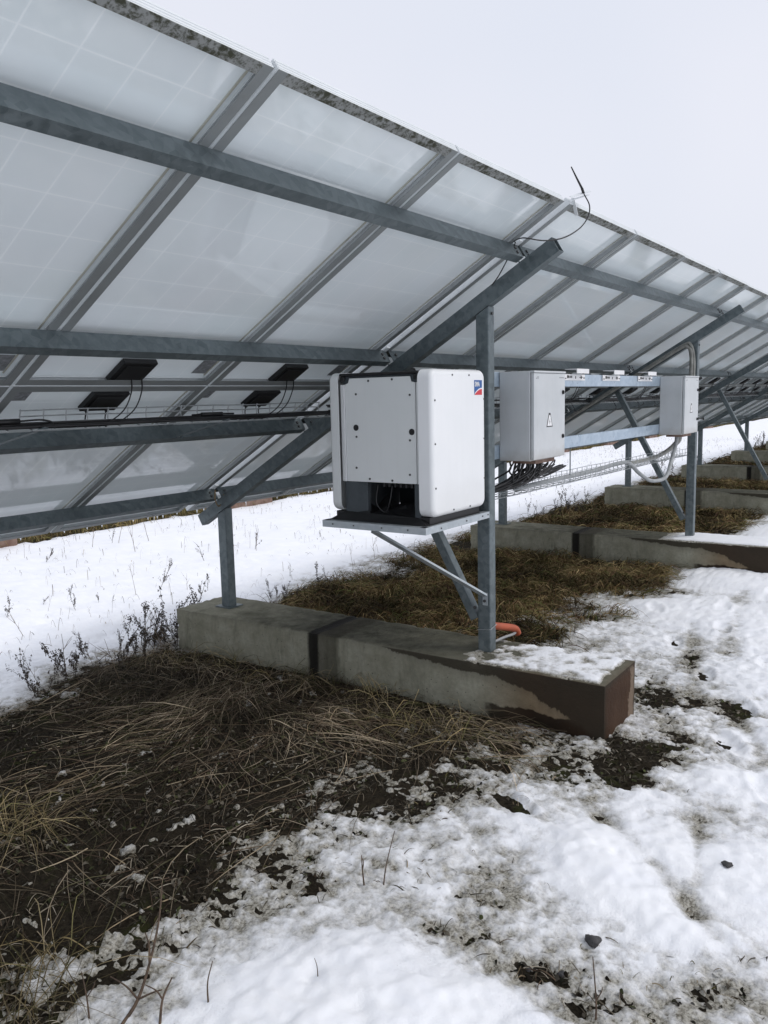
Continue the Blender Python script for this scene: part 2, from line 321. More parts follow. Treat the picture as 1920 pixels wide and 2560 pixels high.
# measured snow cover: (x, y, cover) in metres on the ground
CP=[(0.09,4.32,1),(0.95,4.38,1),(-0.21,3.11,1),(-1.02,2.83,0.9),(-1.31,2.45,0.7),(-1.48,2.29,0),(-1.25,2.31,0),(-0.99,2.60,0.1),(-0.60,2.61,0),(-0.21,2.67,0),(0.05,2.58,0),(0.17,3.13,1),(-0.51,3.02,1),(-1.42,1.92,-1),(-0.79,2.14,-1),(-1.56,1.44,-1),(-0.63,1.60,-1),(-0.74,0.59,-1),(-1.88,0.48,-0.9),(-2.04,1.04,-1),(-1.46,0.46,-0.9),(-0.35,0.49,-0.8),(-0.56,-0.01,-0.30),(-0.61,-0.36,-0.12),(-0.93,-0.02,-0.30),(-0.89,-0.31,-0.05),(-0.32,-0.10,-0.30),(-0.36,-0.51,0.05),(-0.32,-0.73,0.35),(0.14,-0.76,0.35),(-0.62,-0.74,0.05),(-0.59,-0.56,-.05),(-0.38,-0.83,-0.9),(-0.29,-0.89,-0.8),(-0.48,-0.97,-0.5),(1.11,-0.61,0.25),(0.28,-0.89,0),(0.58,-0.70,0),(-0.03,-1.05,0.05),(0.86,-0.91,0.6),(0.96,-1.08,1),(2.21,-0.69,0.9),(2.35,-0.22,0.9),(1.47,-0.40,0.6),(1.69,0.01,0.7),(1.25,-0.02,0.4),(1.01,-0.29,0.5),(1.29,0.29,-0.6),(1.21,0.13,0),(1.76,0.17,0),(2.06,0.10,0),(2.89,0.08,0),(3.77,-0.09,0),(1.98,0.94,-1),(1.82,1.80,-1),(3.29,0.79,-1),(4.10,0.49,-1),(2.42,-0.35,1),(3.63,-0.53,1),(1.83,-1.02,1),(-1.57,-0.07,-0.1),(-1.85,-0.11,0),(-1.89,-0.25,0),(-2.06,-0.09,0),(-2.34,-0.07,0),(-2.47,-0.07,0),(-2.63,0.04,-0.1),(-2.77,0.12,-0.1),(-2.31,0.18,-0.7),(-2.48,0.25,-0.6),(-2.09,0.13,-0.7),(-2.35,0.69,-0.9),(-1.65,-0.32,0.35),(-1.92,-0.44,0.5),(-2.21,-0.28,0.5),(-2.43,-0.25,0.35),(-2.59,-0.18,0.25),(-2.79,-0.04,0),(-2.72,-0.18,0.2),(-2.31,-0.53,1.4),(-2.14,-0.69,1.4),(-2.19,-0.86,1.5),(-2.44,-0.53,1.2),(-2.11,-1.00,1.1),(-2.37,-0.72,1.5),(-2.08,-1.16,0.7),(-2.54,-0.45,0.7),(-1.67,-0.75,0.2),(-1.60,-0.94,.12),(-1.78,-0.95,0.05),(-1.83,-1.11,0.05),(-1.86,-1.30,0.2),(-1.78,-1.44,0.1),(-1.77,-1.59,0.2),(-1.71,-1.30,0.3),(-1.72,-0.54,0.3),(-1.58,-1.65,0.3),(-1.81,-0.80,0.2),(-1.50,-0.70,0.25),(-1.37,-0.50,0.5),(-1.16,-0.72,0.7),(-1.11,-1.02,1),(-1.35,-1.11,1.1),(-1.12,-1.25,1.1),(-1.10,-1.50,1),(-1.43,-1.40,0.9),(-0.90,-0.78,0.6),(-0.73,-1.05,0.7),(-0.38,-1.27,0.9),(0.14,-1.33,1),(-0.43,-1.04,0.55),(-0.79,-0.82,0.25),(-1.04,-0.49,0.15),(-1.27,-0.25,0),(-1.21,-0.01,-.25)]
CP+=[(-3.2,1.2,-1),(-3.2,.4,-.8),(-3.2,2.3,-.2),(-3.2,3,1),(-3.3,-.6,.9),(-2.9,-1.3,1),(-2.2,-1.9,1),(-.8,-2.2,1),(1.5,-2.2,1),(-4.5,1,-1),(-5,3,1),(-5,-1,1),(2.5,3.3,1),(1.2,2.9,.6),(2.6,2.75,.2),(1.3,2.35,-.6)]
CPA=np.array(CP)
def cover(x,y):
    num=np.zeros_like(x); den=np.zeros_like(x)
    for a,b,v in CPA:
        q=1/(((x-a)**2+(y-b)**2)+.0025)**1.6; num+=q*v; den+=q
    near=num/den
    # further down the row: bare strip under the modules, snow on both sides
    wob=.22*fbm(x,y,.8,3,seed=3)
    far=np.clip(np.minimum(1,np.maximum(-(y-.15+wob)*2.6,(y-2.72+wob)*3.2)),-1,1)
    far=np.where((y>7.2+wob)&(y<10),-.8,far)
    t=np.clip((x-2.6)/1.4,0,1)+np.clip((y-3.3)/.8,0,1)+np.clip((-y-1.7)/.5,0,1)+np.clip((-x-3.3)/.8,0,1); t=np.clip(t,0,1)
    return near*(1-t)+far*t
def soil_z(x,y):
    near=np.exp(-((x+1)**2+y**2)/60)
    return GZ+.022*fbm(x,y,1.1,3,seed=5)+(.010*fbm(x,y,9,3,seed=9)+.007*fbm(x,y,19,2,seed=13))*np.clip(near*1.5,0,1)-.01
def seg_d(x,y,p,q):
    ax,ay=p; bx,by=q; t=np.clip(((x-ax)*(bx-ax)+(y-ay)*(by-ay))/((bx-ax)**2+(by-ay)**2),0,1)
    return np.hypot(x-ax-t*(bx-ax),y-ay-t*(by-ay)),t
def snow_t(x,y):
    c=cover(x,y); k=np.clip((1.05-np.abs(c))/1.0,.04,1)
    T=.05*c+.004
    T=T+k*(.030*fbm(x,y,4.5,4,.6,seed=21)+.019*fbm(x,y,21,3,.7,seed=31)+.007*fbm(x,y,39,2,.6,seed=33))
    T=T+np.clip(c,0,1)*(.022*fbm(x,y,1.6,3,seed=41)+.0025*fbm(x,y,14,3,seed=43))
    T=T-np.clip(c,0,.6)*.022*np.clip(fbm(x,y,7,3,seed=47)-.12,0,1)*2
    # trodden ridge and grooves left by boots
    d,_=seg_d(x,y,(-1.125,-.93),(-1.466,-1.37)); T=T+.030*np.exp(-(d/.070)**2)
    for p,q,wd,dp in [((-.90,-.95),(-1.30,-1.42),.05,.03),((-.706,-1.268),(-1.177,-1.387),.03,.025),((-1.301,-1.361),(-1.429,-1.503),.04,.02),((.60,-1.09),(-.07,-1.41),.05,.03),((1.5,-.9),(3.2,-.65),.07,.02),((.5,-.95),(2.0,-.55),.05,.018)]:
        d,_=seg_d(x,y,p,q); T=T-dp*np.exp(-(d/wd)**2)
    # soft field drifts behind the row
    T=T+np.clip((y-2.9)/1.2,0,1)*(.07*fbm(x,y,.7,3,seed=51)+.05)*np.clip((6.6-y)/1.0,0,1)
    d=np.hypot((x+.1)/1.1,(y-3.0)/.35); T=T+.07*np.exp(-d**2)
    f=fbm(x,y,8.5,4,.7,seed=71); T=np.where((f>.46)&(c<-.2)&(c>-1.01)&(y<1.3)&(x<0),np.maximum(T,np.minimum((f-.46)*.12,.012)+.004*fbm(x,y,30,2,seed=72)),T)
    # snow pushed against the near end of the first foundation
    return T
def snow_h(x,y):
    T=snow_t(x,y); c=cover(x,y)
    h=np.where(T<.005,T,.005+(T-.005)*.5)
    h=h+np.clip(c-.5,0,1)*.03
    for px,py,a in PRINTS:
        u=(x-px)*math.cos(a)+(y-py)*math.sin(a); v=-(x-px)*math.sin(a)+(y-py)*math.cos(a)
        d=np.sqrt((u/.125)**2+(v/.048)**2); h=h-.020*np.exp(-(d**4))+.006*np.exp(-((d-1.35)/.25)**2)
    return h
PRINTS=[(2.6,-.62,.1),(2.0,-.75,.25),(3.3,-.85,.0),(1.55,-.55,.35),(1.0,-.88,.3),(.55,-1.18,.5),(1.35,-1.15,.2),(.05,-1.22,.6),(-.35,-1.45,.5),(-.55,-.88,.9),(4.1,-.7,.1),(4.8,-.9,.0),(2.3,-.2,.5),(-1.0,-.62,1.1),(.9,-1.5,.3),(1.9,-1.25,.2),(5.6,-.75,.1),(-.15,-.95,2.2)]
def axis(fine0,fine1,h,lo,hi,g=1.035):
    a=list(np.arange(fine0,fine1,h)); s=h; p=a[-1]
    while p<hi: s*=g; p+=s; a.append(p)
    s=h; p=a[0]; b=[]
    while p>lo: s*=g; p-=s; b.append(p)
    return np.array(b[::-1]+a)
def grid(name,xs,ys,zf,mat,mask=None,attr=None):
    X,Y=np.meshgrid(xs,ys,indexing='ij'); Z=zf(X,Y); nx,ny=X.shape
    co=np.stack([X,Y,Z],-1).reshape(-1,3)
    i=np.arange(nx*ny).reshape(nx,ny); q=np.stack([i[:-1,:-1],i[1:,:-1],i[1:,1:],i[:-1,1:]],-1).reshape(-1,4)
    if mask is not None:
        mk=mask(X,Y).reshape(-1); q=q[mk[q].any(1)]
        used=np.zeros(len(co),bool); used[q.ravel()]=True; re=np.cumsum(used)-1; co=co[used]; q=re[q]
    else: used=np.ones(len(co),bool)
    me=bpy.data.meshes.new(name); me.vertices.add(len(co)); me.vertices.foreach_set('co',co.ravel())
    me.loops.add(q.size); me.loops.foreach_set('vertex_index',q.ravel().astype(np.int32))
    me.polygons.add(len(q)); me.polygons.foreach_set('loop_start',np.arange(len(q),dtype=np.int32)*4)
    me.update(calc_edges=True); me.polygons.foreach_set('use_smooth',np.ones(len(q),bool))
    if attr is not None:
        a=me.attributes.new('thick','FLOAT','POINT'); a.data.foreach_set('value',attr(X,Y).reshape(-1)[used].astype(np.float32))
    me.materials.append(mat); o=bpy.data.objects.new(name,me); C.objects.link(o); return o
xs=axis(-3.0,1.4,.0105,-160,300,1.028); ys=axis(-1.7,2.8,.0115,-160,260,1.03)
_c={}
def snowT_cached(X,Y):
    k=X.shape
    if k not in _c: _c[k]=snow_t(X,Y)
    return _c[k]
tag(grid('ground',xs[::2],ys[::2],soil_z,M['soil']),kind='structure')
tag(grid('snow',xs,ys,lambda X,Y:soil_z(X,Y)+snow_h(X,Y),M['snow'],lambda X,Y:snowT_cached(X,Y)>-.006,snowT_cached),kind='structure')

# ------------------------------------------------------------------ solar modules (origin at upper edge, y runs down the slope, z is the normal)
def frame_side(mb,p,q,inn,ribs=True,ext=0):
    """p->q along the side; inn = inward unit vector (in the module plane)"""
    up=Vector((0,0,1)); p=Vector(p); q=Vector(q); inn=Vector(inn)
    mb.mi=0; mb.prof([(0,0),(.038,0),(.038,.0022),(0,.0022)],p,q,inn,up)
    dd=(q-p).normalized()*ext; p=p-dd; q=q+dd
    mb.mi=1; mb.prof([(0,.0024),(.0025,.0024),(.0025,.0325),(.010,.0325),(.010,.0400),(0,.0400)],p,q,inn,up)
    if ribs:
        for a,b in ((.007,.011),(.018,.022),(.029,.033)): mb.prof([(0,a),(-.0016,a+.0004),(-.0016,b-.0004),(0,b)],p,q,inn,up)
def make_module(upper):
    root=empty('solar_panel')
    for xx,dd in ((0,1),(MW,-1)):
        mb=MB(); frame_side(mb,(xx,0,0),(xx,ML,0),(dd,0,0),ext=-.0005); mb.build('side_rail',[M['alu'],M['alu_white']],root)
    e=.0385
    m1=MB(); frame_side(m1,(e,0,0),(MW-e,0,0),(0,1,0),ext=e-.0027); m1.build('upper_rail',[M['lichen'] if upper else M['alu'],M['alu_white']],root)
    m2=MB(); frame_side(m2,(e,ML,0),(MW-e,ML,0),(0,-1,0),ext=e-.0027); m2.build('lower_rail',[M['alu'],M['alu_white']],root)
    b=MB(); b.add([(.011,.011,.0349),(MW-.011,.011,.0349),(MW-.011,ML-.011,.0349),(.011,ML-.011,.0349)],[(3,2,1,0)]); b.build('backsheet',M['back'],root)
    b=MB(); b.box(.011,MW-.011,.011,ML-.011,.0352,.0392); b.build('glass',M['glass'],root)
    for x in (.0375,MW-.0375): MB().box(x-.003,x+.003,.04,ML-.04,.029,.0325).build('sealant',M['seal'],root)
    if upper:
        jx0,jx1,jy0,jy1=.415,.59,1.455,1.60; sx,sy=.865,1.455
    else:
        jx0,jx1,jy0,jy1=.415,.60,.075,.215; sx,sy=.05,.05
    b=MB(); b.box(jx0,jx1,jy0,jy1,.008,.0324); b.box(jx0+.02,jx1-.02,jy0+.02,jy1-.02,.003,.0079)
    for x in (jx0+.05,jx1-.03): b.tube([(x,jy1-.01,.018),(x,jy1+.022,.018)],.007,8)
    jb=b.build('junction_box',M['black'],root,bevel=.003)
    b=MB(); b.box(sx,sx+.085,sy,sy+.105,.0318,.0324); b.build('label_sticker',M['sticker'],root)
    # cables hang from the box into the wire tray (tray at s about 1.84, n about -.03)
    def loc(dx,s,n): return (dx,s,n)
    if upper:
        for xa,xe,sg in ((jx0+.10,.30,.02),(jx1-.02,.33,.05)):
            pts=[(xa,jy1-.04,.01),(xa+.02,jy1+.02,-.03),(xa-.0,1.69,-.080),(xa-.07,1.755,-.105),(xa-.18,1.785,-.098),(xe-.15,1.79,-.092)]
            MB().tube(smooth_path(pts,6),.0032,6).build('cable',M['cable'],root,smooth=True)
    else:
        for xa in (jx0+.05,jx1-.03):
            d=ML+.012
            pts=[(xa,jy1+.02,.018),(xa-.01,jy1+.035,-.015),(xa-.04,.225,-.065),(xa-.08,.185,-.088)]
            MB().tube(smooth_path(pts,5),.0032,6).build('cable',M['cable'],root,smooth=True)
    return root
ordn=['first','second','third','fourth','fifth','sixth','seventh','eighth','ninth','tenth','eleventh','twelfth','thirteenth','fourteenth','fifteenth','sixteenth','seventeenth','eighteenth','nineteenth','twentieth','twenty-first','twenty-second','twenty-third','twenty-fourth','twenty-fifth','twenty-sixth','twenty-seventh','twenty-eighth','twenty-ninth','thirtieth','thirty-first','thirty-second','thirty-third']
for upper in (True,False):
    proto=make_module(upper); first=True
    for k in range(-3,30):
        x0=-1.037+k*1.01 if k<=0 else .022+(k-1)*1.01
        o=proto if first else tree(proto); first=False
        s0=0 if upper else ML+.012
        jit=.0025*math.sin(k*2.7)
        o.location=plane(x0,s0+jit,0 if k<=0 else -.0008); o.rotation_euler=(-TH,0,0)
        row='upper' if upper else 'lower'
        if k<=0: lb=f"{ordn[-k]} {row} solar panel to the left of the gap below the antenna"
        else: lb=f"{ordn[k-1]} {row} solar panel to the right of the gap below the antenna"
        if k==0 and upper: lb="upper solar panel just left of the gap below the antenna, lichen on its top edge"
        if k==1 and upper: lb="upper solar panel carrying the antenna bracket on its top left corner"
        tag(o,lb,'solar panel',group='solar panels of the long tilted array')

# ------------------------------------------------------------------ purlins
PH=.077
PS=[(.312,'top','galv'),(1.247,'second','galv'),(1.985,'third','galv'),(2.89,'lowest','galv')]
stretch=['left of the inverter','right of the inverter, up to the second frame']+[f'between the {ordn[i]} and {ordn[i+1]} frame' for i in range(1,NF)]
for s,nm,mk in PS:
    for i in range(-1,NF-1):
        xa=i*S+(.03 if i>-1 else -.1); xb=(i+1)*S-.003
        mb=MB(); t=.003
        e=empty('purlin',plane(xa,s,0),(-TH,0,0))
        pr=[(0,-.001),(.045,-.001),(.045,-.014),(.045-t,-.014),(.045-t,-.001-t),(t,-.001-t),(t,-PH+t),(.045-t,-PH+t),(.045-t,-PH+.013),(.045,-PH+.013),(.045,-PH),(0,-PH)]
        L=xb-xa
        if i==-1: xr=L
        mb.prof(pr,(0,0,0),(L,0,0),(0,1,0),(0,0,1)).build('channel',M[mk],e)
        b=MB()
        for x in (.05,L-.05):
            b.disc((x,.0,-.03),(0,-1,0),.009,.007,6); b.disc((x,.0,-.055),(0,-1,0),.009,.007,6)
        b.build('bolt',M['screw'],e)
        tag(e,f"{nm} purlin under the panels, stretch {stretch[i+1]}",'purlin',group='galvanised purlins carrying the panels')

# ------------------------------------------------------------------ support frames
def make_frame():
    root=empty('support_frame')
    up=Vector((0,st,ct)); c=-.1205
    q=lambda s: plane(.032,s,c)
    MB().bar(q(.147),q(3.14),.060,.079,up=up,hollow=.004).build('rafter',M['galv'],root,bevel=.003)
    ztop=lambda y:(ZT-(y-YT)*math.tan(TH)-.161/ct)
    def post(y0,y1,nm):
        mb=MB(); v=[(x,y,z) for x in (0,PA) for y in (y0,y1) for z in (-.02,ztop(y)-.002)]
        mb.add(v,[(0,1,3,2),(4,6,7,5),(0,4,5,1),(2,3,7,6),(0,2,6,4),(1,5,7,3)]); o=mb.build(nm,M['galv'],root,bevel=.006); return o
    post(0,PB,'front_post'); post(D,D+PB,'rear_post')
    MB().box(-.03,PA+.03,D-.03,D+PB+.03,.0,.008).build('base_plate',M['galv'],root)
    d=Vector((0,.665,1.24)); nrm=Vector((0,-1.24,.665)).normalized()
    MB().bar((.034,.10,.17),(.034,.755,1.385),.055,.05,up=nrm).build('brace',M['galv'],root,bevel=.003)
    b=MB()
    b.disc((-.002,.09,.24),(-1,0,0),.010,.008,6); b.build('bolt',M['screw'],root); b=MB()
    b.disc((PA/2,-.001,ztop(0)-.04),(0,-1,0),.008,.007,6); b.build('bolt',M['screw'],root)
    return root
frames_lbl=["nearest support frame of galvanised tubes, carrying the white inverter shelf","second support frame, its front post behind the smaller looking far cabinet","third support frame, its rear post rising behind the lower cabinet rail","fourth support frame, rear post standing just right of the second front post"]+[f"{ordn[i]} support frame down the row past the cabinets" for i in range(4,NF)]
F0=make_frame()
for i in range(NF):
    o=F0 if i==0 else tree(F0); o.location=(i*S,0,0)
    tag(o,frames_lbl[i],'support frame',group='galvanised support frames of the array')

# ------------------------------------------------------------------ foundations
BX0,BX1,BA,BB=PA/2-.227,PA/2+.227,-.7078,2.2865
def make_found():
    x0,x1,y0,y1,z0,z1=BX0,BX1,BA,BB,-.34,0.0
    nx,ny,nz=18,110,14; X=np.linspace(x0,x1,nx+1); Y=np.linspace(y0,y1,ny+1); Z=np.linspace(z0,z1,nz+1)
    mb=MB()
    def face(P,Q,f,flip):
        k=len(mb.v); m=len(Q); mb.v+=[tuple(f(p,q)) for p in P for q in Q]
        for i in range(len(P)-1):
            for j in range(m-1):
                q4=(k+i*m+j,k+(i+1)*m+j,k+(i+1)*m+j+1,k+i*m+j+1); mb.f.append(q4[::-1] if flip else q4); mb.m.append(0)
    face(X,Y,lambda p,q:(p,q,z1),False); face(X,Z,lambda p,q:(p,y0,q),False); face(X,Z,lambda p,q:(p,y1,q),True)
    face(Y,Z,lambda p,q:(x0,p,q),True); face(Y,Z,lambda p,q:(x1,p,q),False)
    V=np.array(mb.v); cx,cy=(x0+x1)/2,(y0+y1)/2
    dx=np.minimum(V[:,0]-x0,x1-V[:,0]); dy=np.minimum(V[:,1]-y0,y1-V[:,1]); dz=z1-V[:,2]
    srt=np.sort(np.stack([dx,dy,dz],1),1); edge=np.exp(-(srt[:,1]/.022)**2)
    nn=np.clip(fbm(V[:,0]*1.3+V[:,2]*2.1,V[:,1]+V[:,2]*.7,9,4,.6,seed=201),-.1,1)
    amt=edge*(.004+.022*np.clip(nn-.15,0,1)); sm=.0035*fbm(V[:,0]+V[:,2],V[:,1]*1.0,3,3,seed=203)
    V[:,2]-=amt*(dz<.03); V[:,0]-=np.sign(V[:,0]-cx)*(amt*(dx<.03)+sm*(dx<.001)); V[:,1]-=np.sign(V[:,1]-cy)*amt*(dy<.03)
    V[:,2]+=.0025*fbm(V[:,0],V[:,1],4,3,seed=205)*(dz<.001)
    jd=np.abs(V[:,1]-1.09); g_=np.exp(-(jd/.018)**2)*.006; V[:,0]-=np.sign(V[:,0]-cx)*g_*(dx<.002); V[:,2]-=g_*(dz<.002)
    mb.v=[tuple(a) for a in V]; o=mb.build('foundation_beam',M['conc'],None)
    bm=bmesh.new(); bm.from_mesh(o.data); bmesh.ops.remove_doubles(bm,verts=bm.verts,dist=.0008); bmesh.ops.recalc_face_normals(bm,faces=bm.faces)
    for f in bm.faces: f.smooth=True
    bm.to_mesh(o.data); bm.free(); 
    for ed in o.data.edges: pass
    o.data.set_sharp_from_angle(angle=R(35)); return o
fnd_lbl=['near concrete foundation beam with a dark wet end and thin snow on top','second concrete foundation beam, smooth snow on its front end','third concrete foundation beam beyond the cabinets','fourth concrete foundation beam behind the second front post']+[f'{ordn[i]} concrete foundation beam down the row' for i in range(4,NF)]
fo=make_found()
for i in range(NF):
    o=fo if i==0 else fo.copy()
    if i: C.objects.link(o)
    o.location=(i*S,0,0); tag(o,fnd_lbl[i],'foundation',group='concrete foundation beams under the frames')
# snow lying on the beams
def patch(name,x0,x1,y0,y1,z,amp,th,seed,label,ragged=.5,taper=.5):
    a=np.arange(x0,x1+.001,.009); b=np.arange(y0,y1+.001,.009)
    def T(X,Y):
        ex=np.minimum(X-x0,x1-X)/.03; ey=np.minimum((Y-y0)/.03,(y1-Y)/taper)
        e=np.minimum(np.minimum(ex,ey),1)
        return th*(e-.25-ragged*.5)+amp*fbm(X,Y,9,4,.6,seed=seed)
    o=grid(name,a,b,lambda X,Y:z+T(X,Y),M['snow'],lambda X,Y:T(X,Y)>-.002,lambda X,Y:T(X,Y)*3)
    return tag(o,label,'snow patch',group='snow lying on the foundation beams')
patch('snow_patch',BX0+.01,BX1-.01,BA+.03,.16,.0,.016,.020,61,'thin ragged snow on the front end of the near foundation beam',.5,.35)
patch('snow_patch',S+BX0+.004,S+BX1-.004,BA+.01,.36,.0,.004,.03,62,'smooth snow on the front end of the second foundation beam',.1,.35)
patch('snow_patch',2*S+BX0+.01,2*S+BX1-.01,BA+.02,.1,.0,.008,.022,63,'thin snow on the front end of the third foundation beam',.4,.3)

# footings of the next row of the field
for i in range(-1,9):
    x=.56+i*S+(.30 if i>0 else 0)
    mb=MB(); mb.box(x,x+1.0,7.02,9.6,-.4,.06)
    o=mb.build('footing',M['foot'],None,bevel=.02)
    tag(o,('brown footing of the next row seen below the far left panels' if i==0 else 'brown footing of the next row seen left of the inverter' if i==1 else f'brown footing of the next row, number {i+2} along it'),'foundation',group='brown footings of the next row')

# ------------------------------------------------------------------ inverter on its shelf
shelf=empty('inverter_shelf',(-.32,.31,.74))
def L_(o): o.parent=shelf; o.matrix_parent_inverse=Matrix.Translation((.32,-.31,-.74)); return o
SX0,SX1,SY0,SY1=-.640,-.002,.0,.618
b=MB()
for p,q,axx in (((SX0,SY0,0),(SX1,SY0,0),(0,1,0)),((SX0,SY1,0),(SX1,SY1,0),(0,-1,0))):
    b=MB(); b.prof([(0,.738),(.004,.738),(.004,.768),(.035,.768),(.035,.772),(0,.772)],p,q,axx,(0,0,1)); L_(b.build('angle_rail',M['galv_plate']))
b=MB(); b.prof([(0,.738),(.004,.738),(.004,.768),(.035,.768),(.035,.772),(0,.772)],(SX0-.001,SY0+.001,.0),(SX0-.001,SY1-.001,.0),(1,0,0),(0,0,1)); L_(b.build('end_rail',M['galv_plate']))
b=MB(); b.box(SX0+.036,SX1,SY0+.036,SY1-.036,.766,.7705); L_(b.build('deck',M['dark_metal']))
b=MB(); b.bar((-.625,.315,.735),(-.010,.025,.315),.028,.012,up=(0,.4,1)); b.prof([(0,0),(.03,0),(.03,.003),(0,.003)],(-.004,.012,.26),(-.004,.012,.33),(0,1,0),(-1,0,0)); L_(b.build('strut',M['galv_plate']))
b=MB()
for p in ((-.25,0,.755),(-.5,0,.752),(-.08,0,.756),(-.02,0,.757)): b.disc(p,(0,-1,0),.004,.003,8)
b.disc((-.008,.028,.285),(-1,0,0),.009,.008,6)
for y in (.1,.25,.42,.55): b.disc((SX0-.001,y,.756),(-1,0,0),.004,.003,8)
L_(b.build('bolt',M['screw']))
tag(shelf,'galvanised angle iron shelf with a thin strut below the white inverter','shelf')

inv=empty('inverter',(-.3,.3,.773))
def N_(o): o.parent=inv; o.matrix_parent_inverse=Matrix.Translation((.3,-.3,-.773)); return o
def rounded_cover(x0,x1,z0,z1,yo,yi,rc,re,n=8):
    """cover whose face lies at y=yo and whose open side is at yi"""
    sgn=1 if yi>yo else -1; mb=MB(); rings=[]
    def ring(ins,y):
        r=max(rc-ins,.004); v=[]
        for cx,cz,a0 in ((x1-ins-r,z1-ins-r,0),(x0+ins+r,z1-ins-r,90),(x0+ins+r,z0+ins+r,180),(x1-ins-r,z0+ins+r,270)):
            for k in range(n+1):
                a=R(a0+90*k/n); v.append((cx+r*math.cos(a),y,cz+r*math.sin(a)))
        return v
    for k in range(6):
        a=R(90*k/5); rings.append(ring(re*(1-math.sin(a)),yo+sgn*re*(1-math.cos(a))))
    rings.append(ring(0,yi)); rings.append(ring(.004,yi)); rings.append(ring(.004,yo+sgn*.02))
    m=len(rings[0]); vs=[p for r in rings for p in r]; fs=[tuple(range(m))]
    for i in range(len(rings)-1):
        for j in range(m): fs.append((i*m+j,i*m+(j+1)%m,(i+1)*m+(j+1)%m,(i+1)*m+j))
    fs.append(tuple((len(rings)-1)*m+j for j in range(m)))
    mb.add(vs,fs); return mb
fc=N_(rounded_cover(-.570,-.040,.808,1.508,.0,.078,.045,.022).build('front_cover',M['inv'],smooth=True))
bc=N_(rounded_cover(-.570,-.040,.815,1.508,.608,.548,.045,.018).build('rear_cover',M['inv_grey'],smooth=True))
for o in (fc,bc):
    m=o.modifiers.new('w','WEIGHTED_NORMAL'); m.keep_sharp=True
    ed=o.modifiers.new('e','EDGE_SPLIT'); ed.split_angle=R(50); o.modifiers.move(1,0)
# body
b=MB(); b.box(-.545,-.045,.082,.532,.972,1.488); N_(b.build('chassis',M['dark_metal']))
b=MB(); b.box(-.563,-.043,.0785,.5455,1.489,1.503); b.box(-.560,-.547,.060,.110,1.462,1.489); b.box(-.560,-.547,.515,.5455,1.462,1.489); N_(b.build('top_cap',M['black'],bevel=.006))
b=MB()  # side panel with notched corners, folded flange on the far edge
pz0,pz1,py0,py1=.966,1.478,.100,.515
poly=[(py0,pz0),(py1,pz0),(py1,pz1-.03),(py1-.02,pz1-.022),(py1-.028,pz1),(py0+.03,pz1),(py0+.022,pz1-.025),(py0,pz1-.03)]
b.prof(poly,(-.5475,0,0),(-.5545,0,0),(0,1,0),(0,0,1)); N_(b.build('side_panel',M['inv_grey'],bevel=.0015))
b=MB(); b.prof([(0,0),(.022,0),(.028,.004),(0,.012)],(-.5485,.5175,pz0),(-.5485,.5175,pz1-.03),(0,1,0),(-1,0,0)); N_(b.build('panel_flange',M['inv']))
b=MB(); b.box(-.5525,-.548,.083,.0965,pz0,pz1-.03); b.box(-.556,-.5528,.0880,.0925,pz0,pz1-.03); N_(b.build('edge_strip',M['inv_grey']))
b=MB()
for y,z in ((.447,1.40),(.130,1.39),(.450,1.19),(.133,1.175),(.455,1.035),(.137,1.01),(.37,1.463),(.23,1.466),(.375,.982),(.24,.978)): b.disc((-.5545,y,z),(-1,0,0),.0055,.003,10)
for x,z in ((-.378,1.493-.012),(-.213,1.493-.012),(-.543,1.362),(-.545,1.158),(-.545,.948),(-.058,1.362),(-.058,1.16),(-.058,.955),(-.378,.828),(-.213,.826)): b.disc((x,.0,z),(0,-1,0),.0048,.0025,10)
N_(b.build('screw',M['screw']))
b=MB()
for y,z in ((.452,1.235),(.1225,1.215)):
    b.disc((-.5545,y,z),(-1,0,0),.0155,.002,20)
N_(b.build('vent_plug',M['black']))
# undercarriage, gaps left open
for q in ((-.548,-.52,.395,.535,.80,.966),(-.515,-.06,.520,.540,.80,.966),(-.548,-.50,.083,.118,.80,.966),(-.09,-.05,.33,.51,.78,.966),(-.495,-.095,.083,.10,.93,.966)):
    N_(MB().box(*q).build('leg_plate',M['dark_metal'],bevel=.003))
b=MB(); b.box(-.555,-.06,.03,.09,.774,.806); b.box(-.555,-.06,.53,.59,.774,.812)
b.add([(-.60,.02,.7725),(-.06,.02,.7725),(-.06,.60,.7725),(-.60,.60,.7725),(-.55,.08,.802),(-.2,.10,.79),(-.2,.5,.80),(-.55,.54,.812)],[(3,2,1,0),(4,5,6,7),(0,1,5,4),(1,2,6,5),(2,3,7,6),(3,0,4,7)])
b.add([(-.52,.13,.80),(-.40,.14,.80),(-.38,.34,.80),(-.50,.36,.80),(-.44,.20,.86),(-.42,.28,.85)],[(0,1,4),(1,2,5,4),(2,3,5),(3,0,4,5)])
for (x_,y_,z_,h_) in ((-.50,.44,.80,.075),(-.44,.24,.80,.05),(-.36,.40,.80,.09),(-.46,.34,.80,.04)):
    b.add([(x_-.06,y_-.07,z_),(x_+.07,y_-.06,z_),(x_+.06,y_+.07,z_),(x_-.05,y_+.06,z_),(x_-.02,y_-.01,z_+h_),(x_+.03,y_+.02,z_+h_*.8)],[(0,1,5,4),(1,2,5),(2,3,4,5),(3,0,4)])
N_(b.build('rubber_foot',M['black']))
b=MB(); b.box(-.47,-.30,.15,.36,.945,.970)
for k in range(6): b.disc((-.50+.0,.16+k*.033,.97),(0,0,-1),.010,.03,8)
N_(b.build('gland_row',M['black']))
